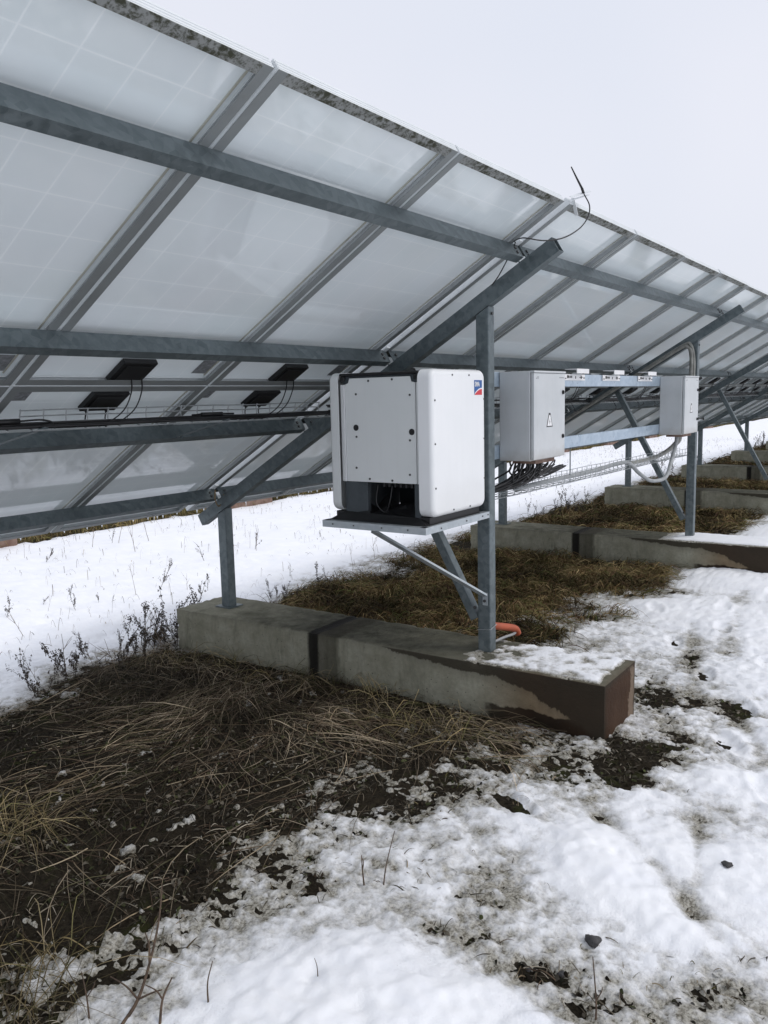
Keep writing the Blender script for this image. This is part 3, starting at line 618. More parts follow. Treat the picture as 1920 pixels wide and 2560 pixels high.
for pts in ([(-.52,.35,.955),(-.53,.355,.86),(-.52,.31,.815),(-.53,.275,.87),(-.51,.27,.955)],[(-.40,.15,.95),(-.39,.16,.88),(-.37,.13,.80)],[(-.38,.17,.95),(-.37,.18,.88),(-.35,.15,.80)],[(-.30,.15,.80),(-.22,.08,.765),(-.12,.05,.735),(-.03,.09,.72),(.0,.12,.78)]):
    N_(MB().tube(smooth_path(pts,8),.004,6).build('cable',M['cable'],smooth=True))
# emblem
lx0,lx1,lz0,lz1=-.160,-.078,1.383,1.457; yy=-.0003
def flatpoly(pts,y0,y1): 
    mb=MB(); mb.prof(pts,(0,y0,0),(0,y1,0),(1,0,0),(0,0,1)); return mb
emb=empty('emblem'); N_(emb)
flatpoly([(lx0-.001,lz0-.001),(lx1+.001,lz0-.001),(lx1+.001,lz1+.001),(lx0-.001,lz1+.001)],.001,-.0006).build('emblem_field',M['white'],emb)
arc=[(lx0+(lx1-lx0)*t,lz0+.001+.031*(1-(1-t)**2)) for t in [i/12 for i in range(13)]]
flatpoly([(lx0,lz0)]+[(a,c+.0040) for a,c in arc[1:]]+[(lx1,lz1),(lx0,lz1)],0,-.0012).build('emblem_blue',M['blue'],emb)
flatpoly([(lx0+.003,lz0)]+[(lx1,lz0)]+[(a,c-.0025) for a,c in arc[::-1][:-1]],0,-.0012).build('emblem_red',M['red'],emb)
tm=text_mesh('SMA',.030); tm.materials.clear(); tm.materials.append(M['white']); to=bpy.data.objects.new('emblem_letters',tm); C.objects.link(to)
to.parent=emb; to.location=(lx0+.004,-.0022,lz0+.043); to.rotation_euler=(R(90),0,0); to.scale=(.88,1.1,1)
tag(inv,'white inverter with rounded covers and a blue and red emblem, standing on the shelf','inverter')

# ------------------------------------------------------------------ cabinet rails, cabinets, brackets
for z0,z1,nm in ((1.425,1.505,'upper'),(1.028,1.104,'lower')):
    e=empty('mounting_rail',(0,PB+.001,z0)); b=MB()
    b.prof([(0,0),(.035,0),(.035,.004),(.004,.004),(.004,z1-z0-.004),(.035,z1-z0-.004),(.035,z1-z0),(0,z1-z0)],(-.0,0,0),(S+PA,0,0),(0,1,0),(0,0,1))
    b.build('channel',M['galv_new'],e,bevel=.002)
    for x in (.03,S+.03): MB().disc((x,-.0005,.04),(0,-1,0),.008,.006,6).build('bolt',M['screw'],e)
    tag(e,f'{nm} bright bluish galvanised rail the grey cabinets are fixed to','rail',group='galvanised rails holding the cabinets')
def make_cab():
    root=empty('cabinet'); W,Dp,H=.43,.205,.487; yb=PB-.0005; yf=yb-Dp
    b=MB(); b.box(0,W,yf+.022,yb,0,H); b.build('housing',M['cab'],root,bevel=.004)
    b=MB(); b.box(.004,W-.001,yf,yf+.0185,.006,H-.012); b.build('door',M['cab'],root,bevel=.003)
    b=MB(); b.box(-.001,W+.002,yf-.004,yf+.021,H-.010,H+.001); b.build('drip_edge',M['cab'],root,bevel=.002)
    for z in (.12,.37):
        b=MB(); b.tube([(W-.035,yf+.002,z),(W-.035,yf-.006,z)],.012,12); b.box(W-.038,W-.032,yf-.010,yf-.005,z-.008,z+.008); b.build('lock',M['black'],root)
    s=empty('warning_sign'); s.parent=root; cx,cz=.21,.205; y=yf
    def tri(r): return [(cx-r*.80,cz-r*.5),(cx+r*.80,cz-r*.5),(cx+.010*r/.05,cz+r),(cx-.010*r/.05,cz+r)]
    flatpoly(tri(.052),y+.001,y-.0008).build('sign_border',M['ink'],s)
    flatpoly(tri(.040),y,y-.0014).build('sign_face',M['white'],s)
    flatpoly([(cx+.003,cz+.022),(cx-.006,cz+.001),(cx,cz+.001),(cx-.003,cz-.014),(cx+.006,cz+.005),(cx,cz+.005)],y-.0012,y-.0019).build('lightning_mark',M['ink'],s)
    b=MB()
    for i,(x,w_) in enumerate(((.03,.012),(.045,.02),(.05,.010))): b.box(x,x+w_,y-.0008,y+.001,H-.040+.007*(i%2)-.002,H-.038+.007*(i%2))
    for x,w_ in ((.345,.02),(.37,.012),(.388,.02)): b.box(x,x+w_,y-.0008,y+.001,H-.037,H-.033)
    b.build('small_print',M['sticker'],root)
    b=MB(); b.box(.10,.36,yf+.035,yb-.03,-.022,-.0005); b.build('gland_plate',M['foot'],root)
    return root
ca=make_cab(); ca.location=(.268,0,1.018); tag(ca,'near grey cabinet with a warning triangle and a bundle of black cables below','cabinet',group='grey electrical cabinets')
cb=tree(ca); cb.location=(3.235,0,1.018); tag(cb,'far grey cabinet with a warning triangle, grey conduits entering from below','cabinet',group='grey electrical cabinets')
b=MB(); b.tube([(.44,-.13,.12),(.475,-.165,.12)],.006,8); b.box(.470,.480,-.172,-.160,.108,.132); b.build('door_handle',M['black'],cb)
def make_brk():
    root=empty('mounting_bracket')
    b=MB(); y=PB; b.box(0,.36,y-.006,y-.001,-.04,.0); b.build('plate',M['white'],root,bevel=.001)
    b=MB(); b.box(.10,.31,y-.05,y+.03,.030,.034); b.box(.10,.31,y-.054,y-.050,.004,.034); b.build('cap',M['white'],root)
    b=MB()
    for x in (.07,.095,.12): b.box(x,x+.012,y-.0085,y-.0058,-.024,-.010)
    b.box(.19,.197,y-.0085,y-.0058,-.028,-.012); b.box(.285,.295,y-.0085,y-.0058,-.030,-.008); b.box(.265,.310,y-.0085,y-.0058,-.022,-.016); b.disc((.062,y-.006,-.016),(0,-1,0),.011,.0028,10)
    b.box(.01,.035,y-.0085,y-.0058,-.030,-.024); b.box(.33,.355,y-.0085,y-.0058,-.026,-.02)
    b.build('slot',M['ink'],root); return root
br=make_brk(); br.location=(1.16,0,1.504); tag(br,'white slotted bracket on the upper rail, touching the near cabinet','bracket',group='white slotted brackets on the upper rail')
for x,l in ((1.86,'white slotted bracket in the middle of the upper rail'),(2.64,'white slotted bracket on the upper rail nearest the far cabinet')):
    o=tree(br); o.location=(x,0,1.504); tag(o,l,'bracket',group='white slotted brackets on the upper rail')

# ------------------------------------------------------------------ wire trays and cables
def wire_tray(name,x0,x1,fn,pitch,r,mat,longs,ring):
    """longs: list of (y,z) for the length wires; ring: polyline of (y,z) for cross wires; fn maps x->(dy,dz)"""
    b=MB(); n=max(2,int((x1-x0)/pitch))
    for (y,z) in longs:
        b.tube([(x,y+fn(x)[0],z+fn(x)[1]+.0015*math.sin(x*9+y*50)) for x in np.linspace(x0,x1,n+1)],r,5)
    for x in np.linspace(x0,x1,n+1):
        b.tube([(x+.01*(abs(z)*8%1-.5),y+fn(x)[0],z+fn(x)[1]) for y,z in ring],r,5)
    return b.build(name,mat)
for i in range(-1,NF-1):
    lo=[(1.00,1.281),(1.03,1.291),(1.06,1.301),(1.09,1.312),(1.094,1.338),(1.088,1.362)]; rg=[(1.00,1.281),(1.09,1.312),(1.094,1.338),(1.087,1.366)]
    e=wire_tray('cable_tray',i*S+.08 if i>=0 else -1.96,(i+1)*S-.06,lambda x:(0,0),.102,.0030,M['wire'],lo,rg)
    tag(e,f'mesh cable tray on the third purlin, {stretch[i+1]}','cable tray',group='wire mesh cable trays along the third purlin')
    if i==-1:
        e2=wire_tray('cable_tray',-3.9,-2.06,lambda x:(0,0),.102,.0030,M['wire'],lo,rg)
        tag(e2,'short wire mesh cable tray on the third purlin at the left edge','cable tray',group='wire mesh cable trays along the third purlin')
    b=MB()
    for k in range(9):
        y=1.015+.065*random.random(); z=1.292+(y-1.015)*.34+.006*random.random(); ph=random.random()*6
        xs_=np.linspace(i*S+(.0 if i>=0 else .05),(i+1)*S+.12,34)
        b.tube([(x,y+.012*math.sin(x*1.7+ph),z+.004*math.sin(x*3.1+ph*2)+(.03*max(0,math.sin(x*2.1+ph)) if i>=0 else 0)) for x in xs_],.0045,5)
    if i>=0:
        for k in range(5):
            xc=i*S+.6+.75*k+.3*random.random(); rr=.05+.04*random.random()
            b.tube([(xc+rr*1.6*math.cos(t),1.04+.02*math.sin(3*t),1.28+rr*math.sin(t)) for t in np.linspace(0,6.1,16)],.0035,5)
    o=b.build('cable_bundle',M['cable'],smooth=True); tag(o,f'black cables lying in the mesh tray, {stretch[i+1]}','cables',group='black cable bundles in the mesh trays')
    for q_,x in enumerate((i*S+1.98,i*S+3.1) if i>=0 else (-2.02,-1.0)):
        b=MB(); p=plane(x,1.965,-.082); b.bar(p+Vector((-.03,-.0,.0)),p+Vector((.11,-.235,.082)),.030,.004,up=(0,.3,1)); b.disc(p+Vector((-.01,-.008,.0)),(0,-1,-.3),.008,.01,6)
        o=b.build('tray_bracket',M['galv']); tag(o,f"{('left','right')[q_]} tray clamp, {stretch[i+1]}",'clamp',group='clamps of the mesh trays')
b=MB()
b.tube([(-2.12,1.04,1.318),(-2.0,1.03,1.320)],.011,8); b.tube(smooth_path([(-2.0,1.03,1.320),(-1.90,1.03,1.322),(-1.86,1.02,1.308),(-1.92,1.01,1.298)],6),.004,6)
tag(b.build('plug_connector',M['black'],smooth=True),'black cable plug lying in the mesh tray at the left edge of the photo','connector',group='black cable plugs')
b=MB(); b.tube([(-1.03,1.04,1.320),(-.90,1.03,1.320)],.009,8); b.tube([(-1.09,1.04,1.318),(-1.03,1.04,1.320)],.005,6); b.tube([(-.90,1.03,1.320),(-.82,1.03,1.318)],.005,6)
tag(b.build('plug_connector',M['black'],smooth=True),'black cable plug lying in the mesh tray left of the inverter','connector',group='black cable plugs')

tr=empty('hanging_tray'); trf=lambda x:(0,-.006*(x-.0))
o=wire_tray('mesh',.02,4.30,trf,.092,.0022,M['wire'],[(.09,.868),(.09,.832),(.105,.80),(.14,.795),(.175,.80),(.19,.832),(.19,.868)],[(.09,.868),(.09,.815),(.105,.80),(.175,.80),(.19,.815),(.19,.868)]); o.parent=tr
for x in (1.42,2.62): MB().tube([(x,.13,.79-.006*x),(x,.13,1.03)],.004,6).build('hanger_rod',M['galv'],tr)
tag(tr,'wire mesh tray hanging by rods below the cabinet rails','cable tray')
b=MB()
for k in range(26):
    xs0=.37+.012*k+.006*random.random(); y0=-.03+.11*random.random()
    b.tube(smooth_path([(xs0,y0,1.0),(xs0+.03*random.gauss(0,1),y0+.01,.945+.02*random.random()),(xs0-.05-.14*random.random(),.06+.03*random.gauss(0,1),.87+.03*random.random()),(.25-.25*random.random(),.12,.832+.018*random.random()),(-.02,.12+.006*(k%5),.822+.006*(k%3))],7),.0052,6)
for k in range(11):
    xs0=.42+.022*k; y0=-.03+.1*random.random()
    b.tube(smooth_path([(xs0,y0,1.0),(xs0+.03*random.random(),y0+.02,.93),(xs0+.10+.1*random.random(),.04,.88+.04*random.random()),(xs0+.25+.25*random.random(),.02,.92+.06*random.random()),(xs0+.2+.22*random.random(),.08,.89+.03*random.random()),(xs0+.05,.13,.84),(xs0+.25,.14,.825)],7),.0045,6)
tag(b.build('cable_bundle',M['cable'],smooth=True),'tangle of black cables dropping from the near cabinet into the hanging tray','cables')
b=MB()
cor=lambda pts,r: MB().tube(pts,r,10)
pp=smooth_path([(3.42,-.02,1.0),(3.40,-.02,.93),(3.30,-.01,.78),(3.08,-.03,.675),(2.86,.02,.665),(2.70,.07,.74),(2.56,.11,.83),(2.30,.13,.838),(1.9,.14,.825),(1.2,.14,.825),(.6,.14,.823)],12)
b.tube(pp,.0155,12); tag(b.build('conduit',M['pipe'],smooth=True),'thick light grey conduit looping below the mesh tray and lying in it','conduit')
b=MB()
for k,(x,r) in enumerate(((3.52,.017),(3.56,.017),(3.60,.013),(3.63,.010))):
    b.tube(smooth_path([(x,.0,1.0),(x-.01,.01,.94),(x-.08,.08,.86),(x-.3,.14,.815),(x-.8,.15,.812)],8),r,8)
tag(b.build('conduit',M['pipe_dark'],smooth=True),'group of weathered conduits from the far cabinet down into the tray','conduit')
for k,(dx,dy) in enumerate(((-.012,.0),(-.012,.028),(-.040,.015))):
    zt_=ZT-(.0-YT)*math.tan(TH)-.161/ct
    b=MB(); X=S-.02+dx; y=.035+dy
    def rz(yy): return ZT-(yy-YT)*math.tan(TH)-.13/ct-.01*k
    b.tube(smooth_path([(X,y-.01,1.50),(X,y-.01,1.66+.02*k),(X,y+.02,rz(.1)-.02),(X,y+.10,rz(y+.10)),(X,y+.5,rz(y+.5)),(X,y+1.0,rz(y+1.0)),(X,y+1.25,rz(y+1.25)),],10),.013,8)
    tag(b.build('conduit',M['pipe_dark'],smooth=True),['outermost weathered conduit bending along the second rafter','inner weathered conduit bending along the second rafter','weathered conduit nearest the camera on the second rafter'][k],'conduit',group='conduits rising from the far cabinet')
b=MB(); b.tube(smooth_path([(.075,.085,1.62),(.10,.09,1.50),(.20,.10,1.34),(.235,.10,1.22),(.21,.10,1.10),(.13,.10,.99),(.08,.10,.93)],8),.0045,6)
tag(b.build('loose_cable',M['cable'],smooth=True),'loose black cable sagging beside the front post, left of the near cabinet','cable')
b=MB(); b.tube(smooth_path([(.074,.07,1.86),(.082,.07,1.6),(.080,.072,1.3),(.084,.07,1.0),(.08,.07,.88)],5),.0018,5)
tag(b.build('thin_wire',M['white'],smooth=True),'thin white wire running down the right side of the front post','cable')
# orange conduit end and binding wire
b=MB(); pts=smooth_path([(.072,.05,.128),(.15,.045,.105),(.30,.035,.062),(.37,.03,.035),(.395,.028,.005)],10)
b.tube(pts,.0215,14)
tag(b.build('orange_pipe',M['orange'],smooth=True),'orange plastic pipe tied to the foot of the front post','pipe')
b=MB()
pr=[]; 
for t in np.linspace(0,1,26):
    pr.append((-.003-.002*math.sin(t*80),PB-PB*t,.118+.01*t+.003*math.cos(t*60)))
for t in np.linspace(0,1,26): pr.append((PA*t,-.003-.002*math.sin(t*80),.128+.014*t+.003*math.cos(t*60)))
b.tube(pr,.0016,5); tag(b.build('binding_wire',M['wire'],smooth=True),'twisted binding wire round the foot of the front post','wire')
b=MB(); b.tube(smooth_path([(.09,.06,.012),(.2,.02,.03),(.33,.02,.02),(.45,.06,.01)],6),.008,8); tag(b.build('pale_pipe',M['pipe'],smooth=True),'thin pale pipe below the orange pipe on the foundation','pipe')

# ------------------------------------------------------------------ antenna
an=empty('antenna',(.05,-.45,2.33))
def A_(o): o.parent=an; o.matrix_parent_inverse=Matrix.Translation((-.05,.45,-2.33)); return o
b=MB(); b.tube([(.085,-.455,2.335),(.072,-.452,2.355),(.035,-.45,2.40),(-.03,-.452,2.425+.005)],.0055,8,r1=.0030); 
b=MB(); b.tube([(.100,-.465,2.332),(.083,-.463,2.352)],.0065,8); b.tube([(.083,-.463,2.352),(.035,-.455,2.392),(-.020,-.45,2.432)],.0055,8,r1=.0028); A_(b.build('whip',M['black'],smooth=True))
b=MB(); b.bar((.012,-.435,2.305),(.155,-.475,2.352),.018,.002,up=(0,-.5,1)); b.bar((.020,-.425,2.290),(.165,-.465,2.338),.012,.002,up=(0,-.5,1)); b.bar((.045,-.432,2.305),(.10,-.43,2.235),.016,.003,up=(1,0,0)); A_(b.build('bracket',M['alu_white']))
b=MB(); b.tube(smooth_path([(.10,-.466,2.330),(.150,-.475,2.285),(.150,-.470,2.235),(.10,-.45,2.175),(.0,-.41,2.120),(-.12,-.36,2.095),(-.20,-.29,2.105),(-.13,-.21,2.11),(-.06,-.18,2.115),(-.03,-.15,2.09),(-.03,-.08,1.98),(-.02,-.03,1.93)],9),.0032,6); A_(b.build('cable',M['cable'],smooth=True))
tag(an,'black whip antenna on a small white bracket at the top edge of the panels','antenna')
b=MB(); b.tube(smooth_path([plane(-.028,2.86,-.03),plane(-.05,2.875,-.09),plane(-.02,2.90,-.13),plane(.03,2.90,-.10),plane(.05,2.88,-.06)],8),.004,6)
tag(b.build('grounding_wire',plain('rusty_wire',(.20,.13,.05),.6)),'rusty loop of grounding wire at the joint of the lowest purlin','wire')
b=MB(); b.bar(plane(-.012,2.84,-.003),plane(-.012,2.885,-.003),.03,.012,up=(0,st,ct)); 
for s in (.29,1.225): b.bar(plane(-.012,s-.012,-.004),plane(-.012,s+.02,-.004),.03,.01,up=(0,st,ct))
tag(b.build('panel_clamp',M['alu_white']),'set of small bright clamps in the gap between the two tables of panels','clamp')

# ------------------------------------------------------------------ icicles
me=None
for k in range(34):
    x=-1.6+random.random()*3.4 if k<26 else 1.8+random.random()*3
    h=.012+.035*random.random()**2
    if me is None:
        b=MB(); b.tube([(0,0,.006),(0,0,-.3),(0,0,-.7),(0,0,-1)],.14,6,r1=.02); me=b.mesh('icicle',M['ice'])
    o=bpy.data.objects.new('icicle',me); C.objects.link(o); p=plane(x,2*ML+.0105,-.001); o.location=p; o.scale=(.035,.035,h)
    tag(o,'short icicle hanging from the lower edge of the panels','icicle',group='icicles along the lower edge of the panels')

# ------------------------------------------------------------------ grass: many flat lying blades
def blades(name,N,xy,lens,lift,width,cols,dirf,label,seed,curl=.5,z0f=None,segs=4):
    g=np.random.default_rng(seed); x,y=xy(g,N); N=len(x)
    L=lens(g,x,y); ang=dirf(g,x,y); lf=lift(g,x,y); cr=g.normal(0,curl,N)
    z0=soil_z(x,y)+.004 if z0f is None else z0f(x,y)
    pos=np.zeros((N,segs+1,3)); a=ang.copy(); cx,cy=x.copy(),y.copy(); t=np.linspace(0,1,segs+1)
    prof=np.sin(np.pi*np.clip(t*.93,0,1))   # arc: up and down again
    stand=g.random(N)<.05
    for k in range(segs+1):
        pos[:,k,0]=cx; pos[:,k,1]=cy
        zz=lf*prof[k]; zz=np.where(stand,lf*1.6*t[k]**.8,zz); pos[:,k,2]=z0+zz
        st_=L/segs; cx=cx+np.cos(a)*st_*np.where(stand,.45,1); cy=cy+np.sin(a)*st_*np.where(stand,.45,1); a=a+cr/segs
    wd=width*(.6+.8*g.random(N))[:,None]*np.array([1,1,.9,.65,.2])[:segs+1][None,:]
    nx=-np.sin(ang)[:,None]*wd/2; ny=np.cos(ang)[:,None]*wd/2; tz=(g.random(N)-.5)[:,None]*wd
    l=pos.copy(); r=pos.copy(); l[:,:,0]+=nx; l[:,:,1]+=ny; l[:,:,2]+=tz; r[:,:,0]-=nx; r[:,:,1]-=ny; r[:,:,2]-=tz
    co=np.stack([l,r],2).reshape(-1,3); base=np.arange(N)[:,None,None]*(2*(segs+1)); k=np.arange(segs)[None,:,None]*2
    q=(base+k+np.array([0,1,3,2])[None,None,:]).reshape(-1,4)
    me=bpy.data.meshes.new(name); me.vertices.add(len(co)); me.vertices.foreach_set('co',co.ravel())
    me.loops.add(q.size); me.loops.foreach_set('vertex_index',q.ravel().astype(np.int32)); me.polygons.add(len(q)); me.polygons.foreach_set('loop_start',np.arange(len(q),dtype=np.int32)*4)
    me.update(calc_edges=True)
    cols=np.array(cols); ci=g.integers(0,len(cols),N); c=cols[ci]*(.6+.8*g.random(N))[:,None]*np.clip(1+1.5*fbm(x,y,1.9,3,seed=seed+7),.35,2.0)[:,None]
    ca_=me.color_attributes.new('col','FLOAT_COLOR','POINT'); full=np.ones((N,2*(segs+1),4)); full[:,:,:3]=c[:,None,:]; ca_.data.foreach_set('color',full.ravel().astype(np.float32))
    me.materials.append(M['grass']); o=bpy.data.objects.new(name,me); C.objects.link(o)
    return tag(o,label,'grass',kind='stuff')
straw=[(.30,.245,.17),(.18,.14,.09),(.085,.062,.042),(.075,.07,.038),(.21,.172,.125),(.075,.052,.036)]
olive=[(.15,.115,.05),(.10,.085,.035),(.19,.135,.065),(.115,.07,.038),(.075,.085,.028),(.26,.20,.105),(.085,.05,.03)]
def notbeam(x,y):
    r=np.ones(len(x),bool)
    for i in range(NF): r&=~((x>i*S+BX0-.01)&(x<i*S+BX1+.01)&(y>BA)&(y<BB))
    return r
def xy_near(g,N):
    x=g.uniform(-3.0,.2,N*4); y=g.uniform(-.55,2.75,N*4); c=cover(x,y)
    d=np.abs(x-BX0); dens=.06+.9*np.exp(-((x-BX0+.15)/.62)**2)*np.clip(1.3-np.abs(y-.9)/2.2,0,1)*np.where(y<.1,.75,1)
    dens+=.3*np.exp(-(((x+1.35)/.8)**2+((y-1.0)/.45)**2)); dens*=np.clip(.55+.9*fbm(x,y,1.6,3,seed=77),.05,1.4)
    dens+=.35*np.clip((y-2.0)*2,0,1)*(x>-1.6)
    k=(c<-.04)&(g.random(len(x))<dens)&notbeam(x,y); return x[k][:N],y[k][:N]
def dir_near(g,x,y): return R(200)+.8*fbm(x,y,.9,2,seed=81)*2+g.normal(0,.55,len(x))+np.where(g.random(len(x))<.3,math.pi,0)
blades('dry_grass',11000,xy_near,lambda g,x,y:.14+.34*g.random(len(x))**1.5,lambda g,x,y:.004+.030*g.random(len(x))**2.5+.04*np.exp(-((x-BX0)/.25)**2)*g.random(len(x)),.0023,straw,dir_near,'long matted dry grass on dark soil in front of the near foundation',101,.45)
def xy_fine(g,N):
    x=g.uniform(-3.0,1.5,N*3); y=g.uniform(-1.8,2.75,N*3); t_=snow_t(x,y); k=(t_<.006)&notbeam(x,y)&(fbm(x,y,3,2,seed=91)>-.25); return x[k][:N],y[k][:N]
blades('grass_litter',11000,xy_fine,lambda g,x,y:.02+.06*g.random(len(x)),lambda g,x,y:.002+.010*g.random(len(x)),.0022,[(.07,.06,.045),(.11,.095,.07),(.04,.036,.025),(.21,.185,.145),(.05,.035,.024)],lambda g,x,y:g.uniform(0,6.28,len(x)),'short brown litter strewn over the dark soil under the panels',102,.28,segs=4)
blades('leaf_litter',9000,xy_fine,lambda g,x,y:.008+.018*g.random(len(x)),lambda g,x,y:.001+.008*g.random(len(x)),.010,[(.06,.052,.04),(.13,.115,.09),(.035,.034,.022),(.03,.022,.015),(.05,.056,.024),(.02,.017,.013)],lambda g,x,y:g.uniform(0,6.28,len(x)),'small flakes of dead leaves and crumbs on the dark soil',110,.3)
def xy_bay(x0,x1):
    def f(g,N):
        x=g.uniform(x0,x1,N*2); y=g.uniform(-.2,2.95,N*2); c=cover(x,y); k=(c<g.uniform(-.35,.2,len(x)))&notbeam(x,y)&(g.random(len(x))<np.clip(.75+.8*fbm(x,y,1.5,3,seed=95),.1,1)); return x[k][:N],y[k][:N]
    return f
dirb=lambda g,x,y:R(230)+1.2*fbm(x,y,1.3,3,seed=83)*2+g.normal(0,.7,len(x))
hump=lambda g,x,y:(.012+.075*g.random(len(x))**1.6)*(1+.9*fbm(x,y,2.5,3,seed=85))
blades('matted_grass',26000,xy_bay(.28,S-.2),lambda g,x,y:.10+.18*g.random(len(x)),hump,.0040,olive,dirb,'brown and olive matted grass between the near and the second foundation',103,1.0)
blades('matted_grass',20000,xy_bay(S+.28,3*S-.2),lambda g,x,y:.12+.18*g.random(len(x)),hump,.0065,olive,dirb,'brown and olive matted grass between the second and the fourth foundation',104,1.0)
blades('matted_grass',14000,xy_bay(3*S+.28,7*S),lambda g,x,y:.15+.2*g.random(len(x)),hump,.012,olive,dirb,'brown matted grass further down the row beyond the fourth foundation',105,1.0)
# tall tufts
def xy_tufts(cs,sp):
    def f(g,N):
        c=np.array(cs); i=g.integers(0,len(c),N); return c[i,0]+g.normal(0,sp,N),c[i,1]+g.normal(0,sp,N)
    return f
TF=[(-2.19,.84),(-2.25,.98),(-2.69,.12),(-2.72,.05),(4.0,.62),(4.15,.42),(3.24,.62),(3.6,.55),(-.30,1.25),(-.26,1.7),(-.28,.55),(-.27,.9),(-.45,2.0),(.9,2.4),(1.6,2.45),(2.3,2.5),(-.55,.2),(-.5,-.05),(7.7,.3),(8.0,.4)]
blades('grass_tufts',1000,xy_tufts(TF,.07),lambda g,x,y:.14+.2*g.random(len(x)),lambda g,x,y:.02+.09*g.random(len(x)),.0024,[(.26,.21,.12),(.18,.14,.07),(.11,.10,.045)],lambda g,x,y:g.uniform(0,6.28,len(x)),'long straw coloured grass tufts rising over the matted grass',106,1.2)
# stubble poking through the snow behind the row
def xy_st(g,N):
    x=g.uniform(-2,26,N*3); y=g.uniform(2.7,7.4,N*3); k=(g.random(len(x))<np.clip(.5+1.2*fbm(x,y,1.2,3,seed=97),.03,1)); return x[k][:N],y[k][:N]
def z_snow(x,y): return soil_z(x,y)+np.maximum(snow_h(x,y),0)-.004
blades('snow_stubble',2600,xy_st,lambda g,x,y:.02+.07*g.random(len(x))**2,lambda g,x,y:.02+.09*g.random(len(x))**2,.0026,[(.12,.09,.06),(.20,.16,.10),(.07,.055,.04)],lambda g,x,y:g.uniform(0,6.28,len(x)),'sparse dead stubble sticking out of the snow behind the row',107,.4,z0f=z_snow)
def xy_sc(g,N):
    x=g.uniform(-2.7,4,N*3); y=g.uniform(-1.9,.1,N*3); c=cover(x,y); k=(c>-.1)&(c<.45)&(fbm(x,y,2.5,3,seed=99)>-.05); return x[k][:N],y[k][:N]
blades('snow_litter',1500,xy_sc,lambda g,x,y:.015+.05*g.random(len(x)),lambda g,x,y:.002+.012*g.random(len(x)),.0030,[(.09,.07,.045),(.16,.13,.085),(.06,.055,.02)],lambda g,x,y:g.uniform(0,6.28,len(x)),'bits of dead grass lying on the trodden snow',108,.6,z0f=z_snow)
def xy_edge(g,N):
    x=g.uniform(-2,40,N*2); y=g.uniform(7.15,7.6,N*2); return x[:N],y[:N]
blades('field_grass',9000,xy_edge,lambda g,x,y:.10+.2*g.random(len(x)),lambda g,x,y:.05+.15*g.random(len(x)),.009,[(.25,.19,.09),(.18,.14,.06),(.12,.11,.04)],lambda g,x,y:g.uniform(0,6.28,len(x)),'yellowish dry grass at the far edge of the snow below the next row',109,1.0)

# ------------------------------------------------------------------ weeds and twigs
def weed_mesh(h,seed,leafy=1.0,branches=3,mat='weed'):
    rd=random.Random(seed); b=MB()
    def stem(p0,d,L,r,lf):
        pts=[]; p=Vector(p0); d=Vector(d).normalized(); n=9
        for i in range(n):
            pts.append(p.copy()); p+=d*L/n; d=(d+Vector((rd.gauss(0,.10),rd.gauss(0,.10),.05+rd.gauss(0,.04)))).normalized()
        b.tube(pts,r,5,r1=r*.4)
        for i in range(2,n):
            for _ in range(int(lf*rd.randint(1,4))):
                c=pts[i]+Vector((rd.gauss(0,.006),rd.gauss(0,.006),rd.gauss(0,.012))); a=rd.random()*6.28; l=.008+.014*rd.random(); dr=Vector((math.cos(a),math.sin(a),-.5-rd.random())).normalized(); sd_=dr.cross(Vector((0,0,1))).normalized()*l*.35
                mid=c+dr*l*.5+Vector((0,0,.003)); e=c+dr*l
                b.add([c,mid+sd_,e,mid-sd_,mid+Vector((0,0,.004))],[(0,1,4),(1,2,4),(2,3,4),(3,0,4)])
        return pts
    m=stem((0,0,-.03),(rd.gauss(0,.12),rd.gauss(0,.12),1),h,.0028,leafy)
    for k in range(branches):
        q=m[rd.randint(2,6)]; a=rd.random()*6.28; stem(q,(math.cos(a)*.45,math.sin(a)*.45,.9),h*(.25+.25*rd.random()),.0018,leafy)
    return b.mesh('dead_weed',M[mat])
leafy=[weed_mesh(.42,1,1.9,5),weed_mesh(.30,2,1.7,4),weed_mesh(.24,3,1.5,3),weed_mesh(.50,4,1.9,4)]
thin=[weed_mesh(.35,11,.0,3,'weed_pale'),weed_mesh(.26,12,.35,4,'weed'),weed_mesh(.45,13,.0,2,'weed_pale')]
def place(me,x,y,s,label,group,snow=True,cat='plant',lean=.1):
    o=bpy.data.objects.new('dead_weed',me); C.objects.link(o)
    a=np.array([float(x)]); c=np.array([float(y)]); z=float(soil_z(a,c)[0])+(max(0,float(snow_h(a,c)[0])) if snow else 0)
    o.location=(x,y,z); o.rotation_euler=(random.gauss(0,lean),random.gauss(0,lean),random.random()*6.28); o.scale=(s,s,s)
    return tag(o,label,cat,group=group)
wA=[(-1.18,2.37),(-.96,2.34),(-.94,2.46),(-.73,2.48),(-.49,2.33),(-.52,2.2),(-.36,2.27),(-.13,2.42),(-.17,2.31),(-.5,2.51),(-.67,2.63),(.0,2.48),(-.05,2.38),(-.3,2.4),(-.42,2.45),(-.82,2.3),(-1.05,2.28),(-.6,2.36),(-.24,2.5),(.06,2.4),(-.75,2.2),(-.35,2.1),(-1.3,2.2)]
wA=wA+[(x+random.gauss(0,.09),y+random.gauss(0,.07)) for x,y in wA[::2]]
for i,(x,y) in enumerate(wA): place(leafy[i%4] if i%3 else thin[i%3],x,y,(.45+.65*random.random()),'dark dead weed at the edge of the snow left of the near foundation','dark weeds left of the near foundation',lean=.28)
for i in range(13):
    x,y=-.34+.32*random.random(),2.36+.16*random.random()
    place(leafy[i%4] if i%3 else thin[i%3],x,y,.55+.6*random.random(),'dry stalk in the dense brown tangle against the left end of the near foundation','brown weed tangle by the near foundation',lean=.33)
